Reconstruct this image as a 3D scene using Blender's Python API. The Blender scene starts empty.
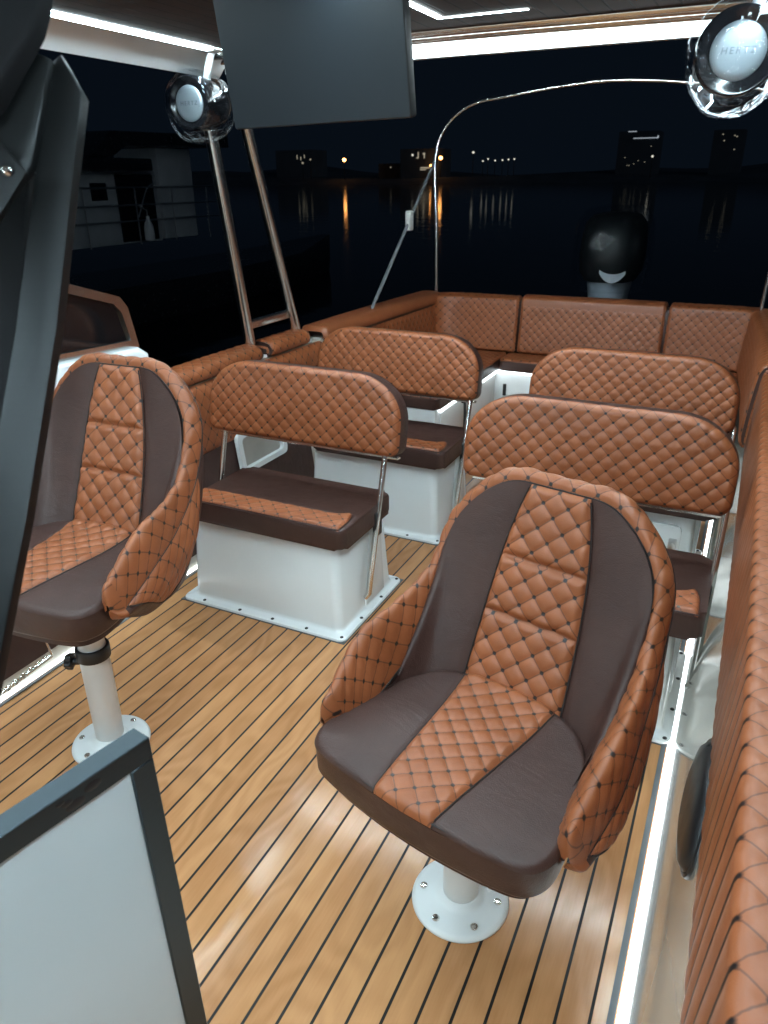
import bpy, bmesh, math, random
import numpy as np
from mathutils import Vector, Matrix

random.seed(4)
rng = np.random.default_rng(4)
S = bpy.context.scene
COL = S.collection
R = math.radians
PI = math.pi

# ------------------------------------------------------------------ materials
def nt(name):
    m = bpy.data.materials.new(name)
    m.use_nodes = True
    t = m.node_tree
    return m, t, t.nodes['Principled BSDF']

def node(t, typ, **kw):
    n = t.nodes.new(typ)
    for k, v in kw.items():
        setattr(n, k, v)
    return n

def math_n(t, op, a, b=None, c=None):
    n = node(t, 'ShaderNodeMath', operation=op)
    for i, v in enumerate((a, b, c)):
        if v is None:
            continue
        if isinstance(v, (int, float)):
            n.inputs[i].default_value = v
        else:
            t.links.new(v, n.inputs[i])
    return n.outputs[0]

def mixcol(t, fac, a, b, blend='MIX'):
    n = node(t, 'ShaderNodeMix', data_type='RGBA', blend_type=blend)
    if isinstance(fac, (int, float)):
        n.inputs[0].default_value = fac
    else:
        t.links.new(fac, n.inputs[0])
    for i, v in ((6, a), (7, b)):
        if isinstance(v, tuple):
            n.inputs[i].default_value = (*v, 1) if len(v) == 3 else v
        else:
            t.links.new(v, n.inputs[i])
    return n.outputs[2]

def noise(t, scale, detail=3, rough=.55, vec=None, dist=0.0):
    n = node(t, 'ShaderNodeTexNoise')
    n.inputs['Scale'].default_value = scale
    n.inputs['Detail'].default_value = detail
    n.inputs['Roughness'].default_value = rough
    n.inputs['Distortion'].default_value = dist
    if vec is not None:
        t.links.new(vec, n.inputs['Vector'])
    return n.outputs['Fac']

def objco(t, scale=(1, 1, 1)):
    tc = node(t, 'ShaderNodeTexCoord')
    mp = node(t, 'ShaderNodeMapping')
    mp.inputs['Scale'].default_value = scale
    t.links.new(tc.outputs['Object'], mp.inputs[0])
    return mp.outputs[0]

def ramp(t, fac, lo, hi):
    n = node(t, 'ShaderNodeMapRange')
    t.links.new(fac, n.inputs[0])
    n.inputs[1].default_value = lo
    n.inputs[2].default_value = hi
    return n.outputs[0]

def bump(t, b, h, strength, dist):
    n = node(t, 'ShaderNodeBump')
    n.inputs['Strength'].default_value = strength
    n.inputs['Distance'].default_value = dist
    t.links.new(h, n.inputs['Height'])
    t.links.new(n.outputs[0], b.inputs['Normal'])

def pbr(name, col, rough=.5, metal=0.0, coat=0.0, var=.12, vscale=6, bmp=0.0, bscale=300, rvar=0.08, spec=.5):
    m, t, b = nt(name)
    v = objco(t)
    n1 = noise(t, vscale, 4, .6, v)
    lo = tuple(c * (1 - var) for c in col)
    hi = tuple(min(1, c * (1 + var)) for c in col)
    t.links.new(mixcol(t, ramp(t, n1, .3, .7), lo, hi), b.inputs['Base Color'])
    r = math_n(t, 'ADD', math_n(t, 'MULTIPLY', noise(t, vscale * 3.3, 4, .6, v), rvar * 2), rough - rvar)
    t.links.new(r, b.inputs['Roughness'])
    b.inputs['Metallic'].default_value = metal
    b.inputs['Coat Weight'].default_value = coat
    b.inputs['Coat Roughness'].default_value = .08
    b.inputs['Specular IOR Level'].default_value = spec
    if bmp:
        bump(t, b, noise(t, bscale, 2, .5, v), bmp, .002)
    return m

def emit(name, col, strength):
    m, t, b = nt(name)
    b.inputs['Base Color'].default_value = (.6, .6, .6, 1)
    b.inputs['Emission Color'].default_value = (*col, 1)
    b.inputs['Emission Strength'].default_value = strength
    return m

def leather_quilt():
    """orange upholstery: thread lines and knots follow the UV, one unit = one diamond"""
    m, t, b = nt('orange_quilted_vinyl')
    uv = node(t, 'ShaderNodeUVMap').outputs[0]
    sx = node(t, 'ShaderNodeSeparateXYZ')
    t.links.new(uv, sx.inputs[0])
    a = math_n(t, 'ADD', sx.outputs[0], sx.outputs[1])
    c = math_n(t, 'SUBTRACT', sx.outputs[0], sx.outputs[1])
    fa = math_n(t, 'ABSOLUTE', math_n(t, 'SUBTRACT', a, math_n(t, 'ROUND', a)))
    fc = math_n(t, 'ABSOLUTE', math_n(t, 'SUBTRACT', c, math_n(t, 'ROUND', c)))
    # knots where threads cross
    d = math_n(t, 'SQRT', math_n(t, 'ADD', math_n(t, 'MULTIPLY', fa, fa), math_n(t, 'MULTIPLY', fc, fc)))
    knot = math_n(t, 'SUBTRACT', 1, ramp(t, d, .085, .14))
    ln = math_n(t, 'SUBTRACT', 1, ramp(t, math_n(t, 'MINIMUM', fa, fc), .012, .044))
    v = objco(t)
    n1 = noise(t, 9, 4, .6, v)
    col = mixcol(t, ramp(t, n1, .3, .7), (.245, .070, .023), (.325, .098, .036))
    col = mixcol(t, math_n(t, 'MULTIPLY', ln, .66), col, (.045, .016, .010))
    col = mixcol(t, knot, col, (.008, .005, .005))
    t.links.new(col, b.inputs['Base Color'])
    b.inputs['Roughness'].default_value = .46
    t.links.new(math_n(t, 'ADD', math_n(t, 'MULTIPLY', noise(t, 30, 3, .6, v), .2), .36), b.inputs['Roughness'])
    bump(t, b, noise(t, 420, 3, .6, v), .25, .0012)
    return m

def brown_leather():
    m, t, b = nt('dark_brown_vinyl')
    v = objco(t)
    n1 = noise(t, 7, 4, .6, v)
    col = mixcol(t, ramp(t, n1, .3, .7), (.044, .0205, .0165), (.064, .031, .025))
    t.links.new(col, b.inputs['Base Color'])
    t.links.new(math_n(t, 'ADD', math_n(t, 'MULTIPLY', noise(t, 22, 4, .6, v), .22), .29), b.inputs['Roughness'])
    b.inputs['Specular IOR Level'].default_value = .36
    cr = noise(t, 9, 4, .55, objco(t, (1, 2.2, 1.6)), 1.2)
    h = math_n(t, 'ADD', noise(t, 420, 3, .6, v), math_n(t, 'MULTIPLY', cr, 2.4))
    bump(t, b, h, .34, .0024)
    return m

def deck_mat():
    m, t, b = nt('varnished_plank_deck')
    tc = node(t, 'ShaderNodeTexCoord')
    sx = node(t, 'ShaderNodeSeparateXYZ')
    t.links.new(tc.outputs['Object'], sx.inputs[0])
    W = .062
    k = math_n(t, 'DIVIDE', math_n(t, 'ADD', sx.outputs[0], .5816 * W), W)
    idx = math_n(t, 'FLOOR', k)
    f = math_n(t, 'ABSOLUTE', math_n(t, 'SUBTRACT', math_n(t, 'SUBTRACT', k, idx), .5))   # .5 at the joint
    wn = node(t, 'ShaderNodeTexWhiteNoise', noise_dimensions='1D')
    t.links.new(idx, wn.inputs['W'])
    # flowing grain: planks cut from broad figured sheets
    mp = node(t, 'ShaderNodeMapping')
    mp.inputs['Scale'].default_value = (2.6, 1.0, 1)
    t.links.new(tc.outputs['Object'], mp.inputs[0])
    warp = noise(t, 1.7, 2, .5, mp.outputs[0])
    rings = math_n(t, 'SINE', math_n(t, 'MULTIPLY', math_n(t, 'ADD', warp, math_n(t, 'MULTIPLY', noise(t, 9, 3, .6, mp.outputs[0]), .05)), 75))
    mp2 = node(t, 'ShaderNodeMapping')
    mp2.inputs['Scale'].default_value = (60, 3.0, 1)
    t.links.new(tc.outputs['Object'], mp2.inputs[0])
    fine = noise(t, 3, 4, .65, mp2.outputs[0])
    big = noise(t, 2.2, 3, .5, mp.outputs[0])
    g = math_n(t, 'ADD', math_n(t, 'MULTIPLY', rings, .13), math_n(t, 'ADD', math_n(t, 'MULTIPLY', math_n(t, 'SUBTRACT', fine, .5), .5), math_n(t, 'MULTIPLY', math_n(t, 'SUBTRACT', big, .5), 1.1)))
    g = math_n(t, 'ADD', g, math_n(t, 'MULTIPLY', math_n(t, 'SUBTRACT', wn.outputs[0], .5), .42))
    fac = ramp(t, g, -.55, .55)
    col = mixcol(t, fac, (.38, .170, .070), (.60, .305, .138))
    seam = ramp(t, f, .440, .456)
    col = mixcol(t, seam, col, (.012, .011, .010))
    b.inputs['Specular IOR Level'].default_value = .24
    t.links.new(col, b.inputs['Base Color'])
    t.links.new(math_n(t, 'ADD', math_n(t, 'MULTIPLY', noise(t, 14, 3, .6, tc.outputs['Object']), .14), math_n(t, 'ADD', .08, math_n(t, 'MULTIPLY', seam, .3))), b.inputs['Roughness'])
    h = math_n(t, 'ADD', math_n(t, 'MULTIPLY', seam, -1.0), math_n(t, 'MULTIPLY', noise(t, 7, 2, .5, tc.outputs['Object']), .5))
    bump(t, b, h, .22, .003)
    return m

def water_mat():
    m, t, b = nt('night_water')
    b.inputs['Base Color'].default_value = (.0016, .0026, .0036, 1)
    b.inputs['Roughness'].default_value = .06
    b.inputs['IOR'].default_value = 1.33
    tc = node(t, 'ShaderNodeTexCoord')
    n1 = noise(t, .55, 3, .6, tc.outputs['Object'])
    n2 = noise(t, 2.6, 2, .5, tc.outputs['Object'])
    bump(t, b, math_n(t, 'ADD', n1, math_n(t, 'MULTIPLY', n2, .15)), .055, .25)
    return m

def wrap_mat(k=.32):
    """thin clear cling film"""
    m, t, b = nt('clear_plastic_film')
    out = t.nodes['Material Output']
    tr = node(t, 'ShaderNodeBsdfTransparent')
    tr.inputs[0].default_value = (.93, .95, .96, 1)
    gl = node(t, 'ShaderNodeBsdfGlossy')
    gl.inputs['Roughness'].default_value = .07
    gl.inputs['Color'].default_value = (.95, .97, 1, 1)
    v = objco(t, (1, 1, 1))
    nb = node(t, 'ShaderNodeBump')
    nb.inputs['Strength'].default_value = .4
    nb.inputs['Distance'].default_value = .02
    t.links.new(noise(t, 15, 2, .5, v, 1.0), nb.inputs['Height'])
    t.links.new(nb.outputs[0], gl.inputs['Normal'])
    fr = node(t, 'ShaderNodeFresnel')
    fr.inputs[0].default_value = 1.5
    t.links.new(nb.outputs[0], fr.inputs['Normal'])
    mx = node(t, 'ShaderNodeMixShader')
    t.links.new(math_n(t, 'MINIMUM', math_n(t, 'MULTIPLY', fr.outputs[0], k), .45), mx.inputs[0])
    t.links.new(tr.outputs[0], mx.inputs[1])
    t.links.new(gl.outputs[0], mx.inputs[2])
    t.links.new(mx.outputs[0], out.inputs[0])
    t.nodes.remove(b)
    return m

def ceiling_mat():
    m, t, b = nt('dark_ribbed_ceiling')
    tc = node(t, 'ShaderNodeTexCoord')
    sx = node(t, 'ShaderNodeSeparateXYZ')
    t.links.new(tc.outputs['Object'], sx.inputs[0])
    k = math_n(t, 'DIVIDE', sx.outputs[0], .062)
    f = math_n(t, 'ABSOLUTE', math_n(t, 'SUBTRACT', math_n(t, 'FRACT', k), .5))
    seam = ramp(t, f, .43, .47)
    n1 = noise(t, 5, 3, .6, tc.outputs['Object'])
    col = mixcol(t, ramp(t, n1, .3, .7), (.045, .029, .023), (.064, .043, .035))
    col = mixcol(t, seam, col, (.03, .024, .022))
    t.links.new(col, b.inputs['Base Color'])
    b.inputs['Roughness'].default_value = .75
    b.inputs['Specular IOR Level'].default_value = .15
    bump(t, b, math_n(t, 'MULTIPLY', seam, -1), .4, .004)
    return m

def brushed(name, col, rough=.28, sc=(4, 4, 200)):
    m, t, b = nt(name)
    v = objco(t, sc)
    n1 = noise(t, 3, 3, .6, v)
    t.links.new(mixcol(t, n1, tuple(c * .8 for c in col), col), b.inputs['Base Color'])
    b.inputs['Metallic'].default_value = 1
    t.links.new(math_n(t, 'ADD', math_n(t, 'MULTIPLY', n1, .2), rough - .1), b.inputs['Roughness'])
    return m

M = {}
M['quilt'] = leather_quilt()
M['brown'] = brown_leather()
M['thread'] = pbr('dark_thread', (.02, .013, .012), .7)
M['deck'] = deck_mat()
M['white'] = pbr('white_gelcoat', (.84, .86, .86), .22, coat=.5, var=.025, vscale=3, rvar=.05)
M['whitebase'] = pbr('white_powder_coat', (.72, .74, .74), .38, var=.03)
M['liner'] = pbr('cream_gelcoat_liner', (.66, .63, .56), .12, coat=1.0, var=.04, vscale=2, rvar=.05)
M['steel'] = pbr('polished_stainless', (.80, .79, .76), .22, metal=1, var=.06, rvar=.05)
M['alu'] = pbr('satin_aluminium', (.66, .68, .69), .34, metal=1, var=.05)
M['darkalu'] = brushed('dark_anodised_aluminium', (.065, .08, .09), .38)
M['postmetal'] = brushed('blackened_steel', (.042, .044, .046), .46)
M['matteblack'] = pbr('matte_black_rubber', (.006, .006, .007), .75, spec=.15)
M['blackplastic'] = pbr('black_plastic', (.012, .012, .013), .4, var=.2, rvar=.1)
M['blackgloss'] = pbr('black_gloss_plastic', (.010, .010, .012), .14, coat=.4, var=.2)
M['rubber'] = pbr('grey_sealant', (.10, .105, .11), .6, var=.2)
M['silver'] = pbr('brushed_silver_disc', (.36, .40, .43), .36, metal=.6, var=.04)
M['badge'] = pbr('grey_lettering', (.16, .18, .20), .35, metal=.4)
M['screen'] = None
M['ceil'] = ceiling_mat()
M['water'] = water_mat()
M['film'] = wrap_mat()
M['film_dim'] = wrap_mat(.16)
M['led'] = emit('cool_white_led', (.71, .92, 1.0), 140)
M['ledfloor'] = emit('floor_led', (.86, .97, 1.0), 5.5)
M['fascia_glow'] = emit('lit_fascia_glow', (.80, .95, 1.0), 7)
M['aft_fill'] = emit('aft_fill_glow', (.78, .94, 1.0), 190)
M['silverpaint'] = pbr('silver_painted_tube', (.68, .70, .71), .33, metal=.3, var=.04)
M['darkglass'] = pbr('tinted_glass', (.006, .006, .007), .06, var=.1, rvar=.02)
M['strap'] = pbr('grey_webbing', (.16, .17, .18), .7, bmp=.3, bscale=200)
M['buckle'] = pbr('pale_buckle', (.6, .6, .58), .35)
M['yacht'] = pbr('pale_grey_yacht_paint', (.42, .46, .50), .3, var=.06)
M['yachtdark'] = pbr('dark_hull_paint', (.014, .016, .02), .25, var=.2)
M['shore'] = pbr('dark_shore_ground', (.10, .13, .16), .9, var=.3, vscale=.1)
M['facade'] = pbr('far_building_facade', (.11, .14, .17), .8, var=.2, vscale=.1)
M['post'] = pbr('lamp_post_paint', (.05, .05, .05), .6)
M['sodium'] = emit('sodium_lamp', (1.0, .40, .10), 12)
M['whitelamp'] = emit('white_lamp', (.95, .92, .78), .9)
M['dimlamp'] = emit('dim_window_light', (.95, .85, .62), .28)
M['coolsign'] = emit('cool_sign_light', (.8, .9, 1.0), .4)
M['pale_panel'] = pbr('pale_gloss_panel', (.56, .62, .65), .30, coat=.15, var=.04, vscale=2.5, rvar=.0, bmp=.10, bscale=3)
M['cowl'] = pbr('dark_outboard_cowl', (.005, .006, .007), .5, coat=.0, spec=.25, var=.1)
M['cowl_glint'] = pbr('white_glint', (.7, .75, .8), .3)

def screen_mat():
    m, t, b = nt('idle_screen')
    b.inputs['Base Color'].default_value = (.006, .009, .012, 1)
    b.inputs['Roughness'].default_value = .36
    b.inputs['Emission Color'].default_value = (.55, .80, 1.0, 1)
    b.inputs['Emission Strength'].default_value = .014
    return m
M['screen'] = screen_mat()

# ------------------------------------------------------------------ geometry helpers
def tag(o, label=None, cat=None, group=None, kind=None):
    if label: o['label'] = label
    if cat: o['category'] = cat
    if group: o['group'] = group
    if kind: o['kind'] = kind
    return o

def thing(name, label, cat, loc=(0, 0, 0), rz=0, group=None):
    o = bpy.data.objects.new(name, None)
    o.empty_display_size = .1
    COL.objects.link(o)
    o.location = loc
    o.rotation_euler = (0, 0, rz)
    return tag(o, label, cat, group)

def link(name, me, mat, parent=None):
    o = bpy.data.objects.new(name, me)
    COL.objects.link(o)
    if mat is not None:
        me.materials.clear()
        me.materials.append(mat)
    if parent is not None:
        o.parent = parent
    return o

def finish(bm, ang=38):
    bm.normal_update()
    for f in bm.faces: f.smooth = True
    for e in bm.edges:
        if len(e.link_faces) == 2:
            try:
                if e.calc_face_angle() > R(ang): e.smooth = False
            except ValueError:
                pass

def obj(name, bm, mat, parent=None, ang=38, recalc=True):
    if recalc:
        bmesh.ops.recalc_face_normals(bm, faces=bm.faces)
    finish(bm, ang)
    me = bpy.data.meshes.new(name)
    bm.to_mesh(me)
    bm.free()
    return link(name, me, mat, parent)

def BM(): return bmesh.new()

def box(bm, lo, hi, bev=0.0, seg=2, mat=None):
    lo, hi = Vector(lo), Vector(hi)
    r = bmesh.ops.create_cube(bm, size=1)
    vs = r['verts']
    c = (lo + hi) / 2
    s = hi - lo
    for v in vs:
        v.co = Vector((v.co.x * s.x, v.co.y * s.y, v.co.z * s.z)) + c
    if bev > 0:
        es = list({e for v in vs for e in v.link_edges})
        q = bmesh.ops.bevel(bm, geom=es, offset=bev, segments=seg, profile=.5, affect='EDGES')
        vs = list({v for f in q['faces'] for v in f.verts} | {v for v in vs if v.is_valid})
    if mat is not None:
        for v in vs: v.co = mat @ v.co
    return vs

def catmull(pts, n=8, closed=False):
    P = [np.array(p, float) for p in pts]
    out = []
    N = len(P)
    rngN = N if closed else N - 1
    for i in range(rngN):
        if closed:
            p0, p1, p2, p3 = P[(i - 1) % N], P[i], P[(i + 1) % N], P[(i + 2) % N]
        else:
            p1, p2 = P[i], P[i + 1]
            p0 = P[i - 1] if i > 0 else 2 * p1 - p2
            p3 = P[i + 2] if i + 2 < N else 2 * p2 - p1
        for k in range(n):
            t = k / n
            out.append(.5 * (2 * p1 + (p2 - p0) * t + (2 * p0 - 5 * p1 + 4 * p2 - p3) * t * t + (3 * p1 - p0 - 3 * p2 + p3) * t ** 3))
    if not closed: out.append(P[-1])
    return out

def tube(bm, pts, r, n=12, closed=False, cap=True):
    pts = [Vector(p) for p in pts]
    N = len(pts)
    rings = []
    up = None
    for i, p in enumerate(pts):
        if closed:
            d = (pts[(i + 1) % N] - pts[i - 1])
        else:
            d = pts[min(i + 1, N - 1)] - pts[max(i - 1, 0)]
        d.normalize()
        if up is None:
            up = d.orthogonal().normalized()
        up = (up - d * up.dot(d)).normalized()
        sd = d.cross(up)
        rr = r[i] if isinstance(r, (list, tuple)) else r
        rings.append([bm.verts.new(p + (up * math.cos(2 * PI * k / n) + sd * math.sin(2 * PI * k / n)) * rr) for k in range(n)])
    for i in range(N if closed else N - 1):
        a, b = rings[i], rings[(i + 1) % N]
        for k in range(n):
            bm.faces.new((a[k], a[(k + 1) % n], b[(k + 1) % n], b[k]))
    if cap and not closed:
        bm.faces.new(rings[0][::-1])
        bm.faces.new(rings[-1])

def lathe(bm, prof, n=40, c=(0, 0, 0), mat=None):
    rings = []
    for (r, z) in prof:
        if r < 1e-6:
            rings.append([bm.verts.new((c[0], c[1], c[2] + z))])
        else:
            rings.append([bm.verts.new((c[0] + r * math.cos(2 * PI * k / n), c[1] + r * math.sin(2 * PI * k / n), c[2] + z)) for k in range(n)])
    for a, b in zip(rings, rings[1:]):
        if len(a) == 1 and len(b) == 1: continue
        for k in range(n):
            if len(a) == 1: bm.faces.new((a[0], b[k], b[(k + 1) % n]))
            elif len(b) == 1: bm.faces.new((a[k], a[(k + 1) % n], b[0]))
            else: bm.faces.new((a[k], a[(k + 1) % n], b[(k + 1) % n], b[k]))
    if mat is not None:
        for rg in rings:
            for v in rg: v.co = mat @ v.co

def prism(bm, poly, axis, a, b, bev=0.0, seg=2, mat=None):
    """polygon in the two other axes, extruded along axis from a to b"""
    def P(p, h):
        q = [0, 0, 0]
        oth = [i for i in range(3) if i != axis]
        q[oth[0]], q[oth[1]] = p
        q[axis] = h
        v = Vector(q)
        return mat @ v if mat is not None else v
    A = [bm.verts.new(P(p, a)) for p in poly]
    B = [bm.verts.new(P(p, b)) for p in poly]
    fs = [bm.faces.new(A), bm.faces.new(B[::-1])]
    n = len(poly)
    for i in range(n):
        fs.append(bm.faces.new((A[i], B[i], B[(i + 1) % n], A[(i + 1) % n])))
    if bev > 0:
        es = list({e for f in fs[:2] for e in f.edges})
        bmesh.ops.bevel(bm, geom=es, offset=bev, segments=seg, profile=.5, affect='EDGES')

def surf_normals(P):
    du = np.gradient(P, axis=1)
    dv = np.gradient(P, axis=0)
    n = np.cross(du, dv)
    l = np.linalg.norm(n, axis=2, keepdims=True)
    return n / np.maximum(l, 1e-12)

def quilt_h(U, V):
    a, b = U + V, U - V
    return (np.abs(np.sin(PI * a)) * np.abs(np.sin(PI * b)) + 1e-9) ** .42

def grid_mesh(name, P, UV=None, flip=False):
    nv, nu = P.shape[:2]
    idx = np.arange(nv * nu).reshape(nv, nu)
    q = np.stack([idx[:-1, :-1], idx[:-1, 1:], idx[1:, 1:], idx[1:, :-1]], -1).reshape(-1, 4)
    if flip: q = q[:, ::-1]
    me = bpy.data.meshes.new(name)
    me.from_pydata(P.reshape(-1, 3).tolist(), [], q.tolist())
    if UV is not None:
        l = me.uv_layers.new(name='UVMap')
        vi = np.empty(len(me.loops), dtype=np.int32)
        me.loops.foreach_get('vertex_index', vi)
        l.data.foreach_set('uv', UV.reshape(-1, 2)[vi].astype(np.float32).ravel())
    me.polygons.foreach_set('use_smooth', np.ones(len(me.polygons), dtype=bool))
    me.update()
    return me

def surf(name, P, UV, mat, parent, out=None, away=None, amp=0.0, mask=None, lift=None):
    """grid surface, displaced along its normal by the quilt pattern"""
    n = surf_normals(P)
    if out is not None:
        s = np.sign((n * np.array(out)).sum(2).mean())
    elif away is not None:
        s = np.sign((n * (P - np.array(away))).sum(2).mean())
    else:
        s = 1
    s = s or 1
    n = n * s
    D = np.zeros(P.shape[:2])
    if amp: D = D + amp * quilt_h(UV[..., 0], UV[..., 1])
    if mask is not None: D = D * mask
    if lift is not None: D = D + lift
    P2 = P + n * D[..., None]
    return link(name, grid_mesh(name, P2, UV, flip=(s < 0)), mat, parent)

def dist_to_poly(X, Z, poly):
    poly = np.array(poly)
    a = poly
    b = np.roll(poly, -1, axis=0)
    p = np.stack([X, Z], -1)[..., None, :]
    ab = b - a
    t = np.clip(((p - a) * ab).sum(-1) / np.maximum((ab * ab).sum(-1), 1e-12), 0, 1)
    q = a + ab * t[..., None]
    return np.sqrt(((p - q) ** 2).sum(-1)).min(-1)

def rrect(x0, x1, z0, z1, rtl, rtr, rbr, rbl, n=10):
    """rounded rectangle outline, counter-clockwise from bottom-left"""
    o = []
    for cx, cz, r, a0 in ((x0 + rbl, z0 + rbl, rbl, 180), (x1 - rbr, z0 + rbr, rbr, 270), (x1 - rtr, z1 - rtr, rtr, 0), (x0 + rtl, z1 - rtl, rtl, 90)):
        for k in range(n + 1):
            a = R(a0 + 90 * k / n)
            o.append((cx + r * math.cos(a), cz + r * math.sin(a)))
    return o

def col_grid(poly, nu, nv):
    """column mapping of a convex outline: X, Z arrays (nv, nu)"""
    poly = np.array(poly)
    x0, x1 = poly[:, 0].min(), poly[:, 0].max()
    s = np.linspace(0, 1, nu)
    s = .5 - .5 * np.cos(PI * s) if False else s
    # a little denser near both ends
    s = s - .12 * np.sin(2 * PI * s) / (2 * PI) * 4.0
    xs = x0 + (x1 - x0) * np.clip(s, 1e-4, 1 - 1e-4)
    zb, zt = np.empty(nu), np.empty(nu)
    pc = np.vstack([poly, poly[:1]])
    for i, x in enumerate(xs):
        zz = []
        for a, b in zip(pc[:-1], pc[1:]):
            if (a[0] - x) * (b[0] - x) <= 0 and abs(a[0] - b[0]) > 1e-9:
                zz.append(a[1] + (b[1] - a[1]) * (x - a[0]) / (b[0] - a[0]))
        zb[i], zt[i] = min(zz), max(zz)
    t = np.linspace(0, 1, nv)[:, None]
    return np.tile(xs, (nv, 1)), zb[None] + (zt - zb)[None] * t

def roll(d, r):
    """edge roll-off depth for a cushion with edge radius r"""
    k = np.clip(r - d, 0, r)
    return r - np.sqrt(np.maximum(r * r - k * k, 0))

def text_bm(body, size, depth, shear=0.0, space=1.0):
    cu = bpy.data.curves.new('tmp', 'FONT')
    cu.body = body
    cu.size = size
    cu.extrude = depth
    cu.shear = shear
    cu.space_character = space
    cu.align_x = 'CENTER'
    cu.align_y = 'CENTER'
    o = bpy.data.objects.new('tmp', cu)
    COL.objects.link(o)
    bpy.context.view_layer.update()
    me = bpy.data.meshes.new_from_object(o.evaluated_get(bpy.context.evaluated_depsgraph_get()))
    bm = BM()
    bm.from_mesh(me)
    bpy.data.objects.remove(o)
    bpy.data.curves.remove(cu)
    bpy.data.meshes.remove(me)
    return bm

def copy_thing(o, parent=None):
    c = o.copy()
    COL.objects.link(c)
    if parent is not None:
        c.parent = parent
    for ch in list(o.children):
        copy_thing(ch, c)
    return c

# ------------------------------------------------------------------ camera
CAM = Vector((0, 0, 1.5252))
YAW, PITCH, ROLL = R(-26.1), R(24.55), R(.5)
def cam_axes():
    cy, sy, cp, sp = math.cos(YAW), math.sin(YAW), math.cos(PITCH), math.sin(PITCH)
    f = Vector((sy * cp, cy * cp, -sp))
    r = Vector((cy, -sy, 0))
    d = f.cross(r)
    cr, sr = math.cos(ROLL), math.sin(ROLL)
    return cr * r + sr * d, -sr * r + cr * d, f
cr_, cd_, cf_ = cam_axes()
cam = bpy.data.cameras.new('camera')
cam.sensor_fit = 'VERTICAL'
cam.sensor_height = 24
cam.lens = 730 / 1024 * 24
cam.clip_start = .02
cam.clip_end = 6000
cam.dof.use_dof = True
cam.dof.focus_distance = 1.75
cam.dof.aperture_fstop = 5.6
co = bpy.data.objects.new('camera', cam)
COL.objects.link(co)
co.matrix_world = Matrix((( cr_.x, -cd_.x, -cf_.x, CAM.x), (cr_.y, -cd_.y, -cf_.y, CAM.y), (cr_.z, -cd_.z, -cf_.z, CAM.z), (0, 0, 0, 1)))
S.camera = co

# ------------------------------------------------------------------ world and render look
w = bpy.data.worlds.new('World')
S.world = w
w.use_nodes = True
bg = w.node_tree.nodes['Background']
bg.inputs[0].default_value = (.30, .56, 1.0, 1)
bg.inputs[1].default_value = .0072
sl = bpy.data.lights.new('night_fill', 'SUN')  # weak fill added so the moored yacht shows in the dark
sl.energy = .06
sl.color = (.75, .88, 1.0)
sl.angle = R(12)
so = bpy.data.objects.new('night_fill', sl)
COL.objects.link(so)
so.rotation_euler = (R(78), 0, R(50))
S.view_settings.view_transform = 'Standard'
S.view_settings.look = 'None'
S.view_settings.exposure = 0
S.view_settings.gamma = 1
S.cycles.max_bounces = 8
S.cycles.diffuse_bounces = 4
S.cycles.glossy_bounces = 4
S.cycles.transparent_max_bounces = 12
S.cycles.sample_clamp_indirect = 6
S.cycles.use_denoising = True
S.cycles.caustics_reflective = False
S.cycles.caustics_refractive = False

# ------------------------------------------------------------------ deck, hull, water
XL, XR = -1.95, .020            # deck edges
XC = (XL + XR) / 2
WZ = -.55                        # water level
bm = BM()
vs = [bm.verts.new(p) for p in ((XL, -1.6, 0), (XR, -1.6, 0), (XR, 5.0, 0), (XL, 5.0, 0))]
bm.faces.new(vs)
tag(obj('deck', bm, M['deck']), kind='structure')
bm = BM()
vs = [bm.verts.new(p) for p in ((-3000, -800, WZ), (3000, -800, WZ), (3000, 4000, WZ), (-3000, 4000, WZ))]
bm.faces.new(vs)
tag(obj('water', bm, M['water']), kind='structure')

hull = thing('boat_hull', 'white boat hull with cream side liners, sealed deck edges and floor lights', 'hull', (XC, 1.8, 0))
def H(name, bm, mat, parent=hull, **k):
    o = obj(name, bm, mat, parent, **k)
    if parent is hull:
        o.location = -hull.location
    return o
Y0, Y1 = -1.6, 5.0
for sgn, xe, nm in ((1, XR, 'side_liner'), (-1, XL, 'side_liner')):
    # liner rises from the deck edge, flares, then the coaming top and the outer hull
    prof = [(0, -.02), (.001, .0), (.006, .02), (.018, .10), (.045, .26), (.068, .40), (.082, .58), (.098, .738), (.13, .742), (.24, .742), (.262, .735), (.268, .71), (.262, .66), (.20, WZ - .3)]
    bm = BM()
    ys = [Y0, .3, 1.2, 2.0, 3.0, 3.8, 4.5, 5.0]
    rings = []
    for y in ys:
        tp = 0.0 if y < 3.2 else -.07 * ((y - 3.2) / 1.8) ** 2       # narrows towards the stern
        rings.append([bm.verts.new((xe + sgn * (px + tp * min(1, max(pz, 0) / .4)), y, pz)) for px, pz in prof])
    for a, b in zip(rings, rings[1:]):
        for k in range(len(prof) - 1):
            bm.faces.new((a[k], a[k + 1], b[k + 1], b[k]))
    H(nm, bm, M['liner'], ang=50)
    # grey sealant margin along the deck edge
    bm = BM()
    x0, x1 = (xe - .026, xe - .012) if sgn > 0 else (xe + .012, xe + .026)
    box(bm, (x0, Y0, .0005), (x1, 4.6, .004))
    H('deck_margin', bm, M['rubber'])
    bm = BM()
    x0, x1 = (xe - .009, xe + .003) if sgn > 0 else (xe - .003, xe + .009)
    box(bm, (x0, Y0, .002), (x1, 4.6, .010), .002, 1)
    H('floor_light_strip', bm, M['ledfloor'])
# transom
bm = BM()
box(bm, (XL - .2, 4.96, WZ - .3), (XR + .2, 5.22, .742), .02, 3)
H('transom', bm, M['white'])
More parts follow.
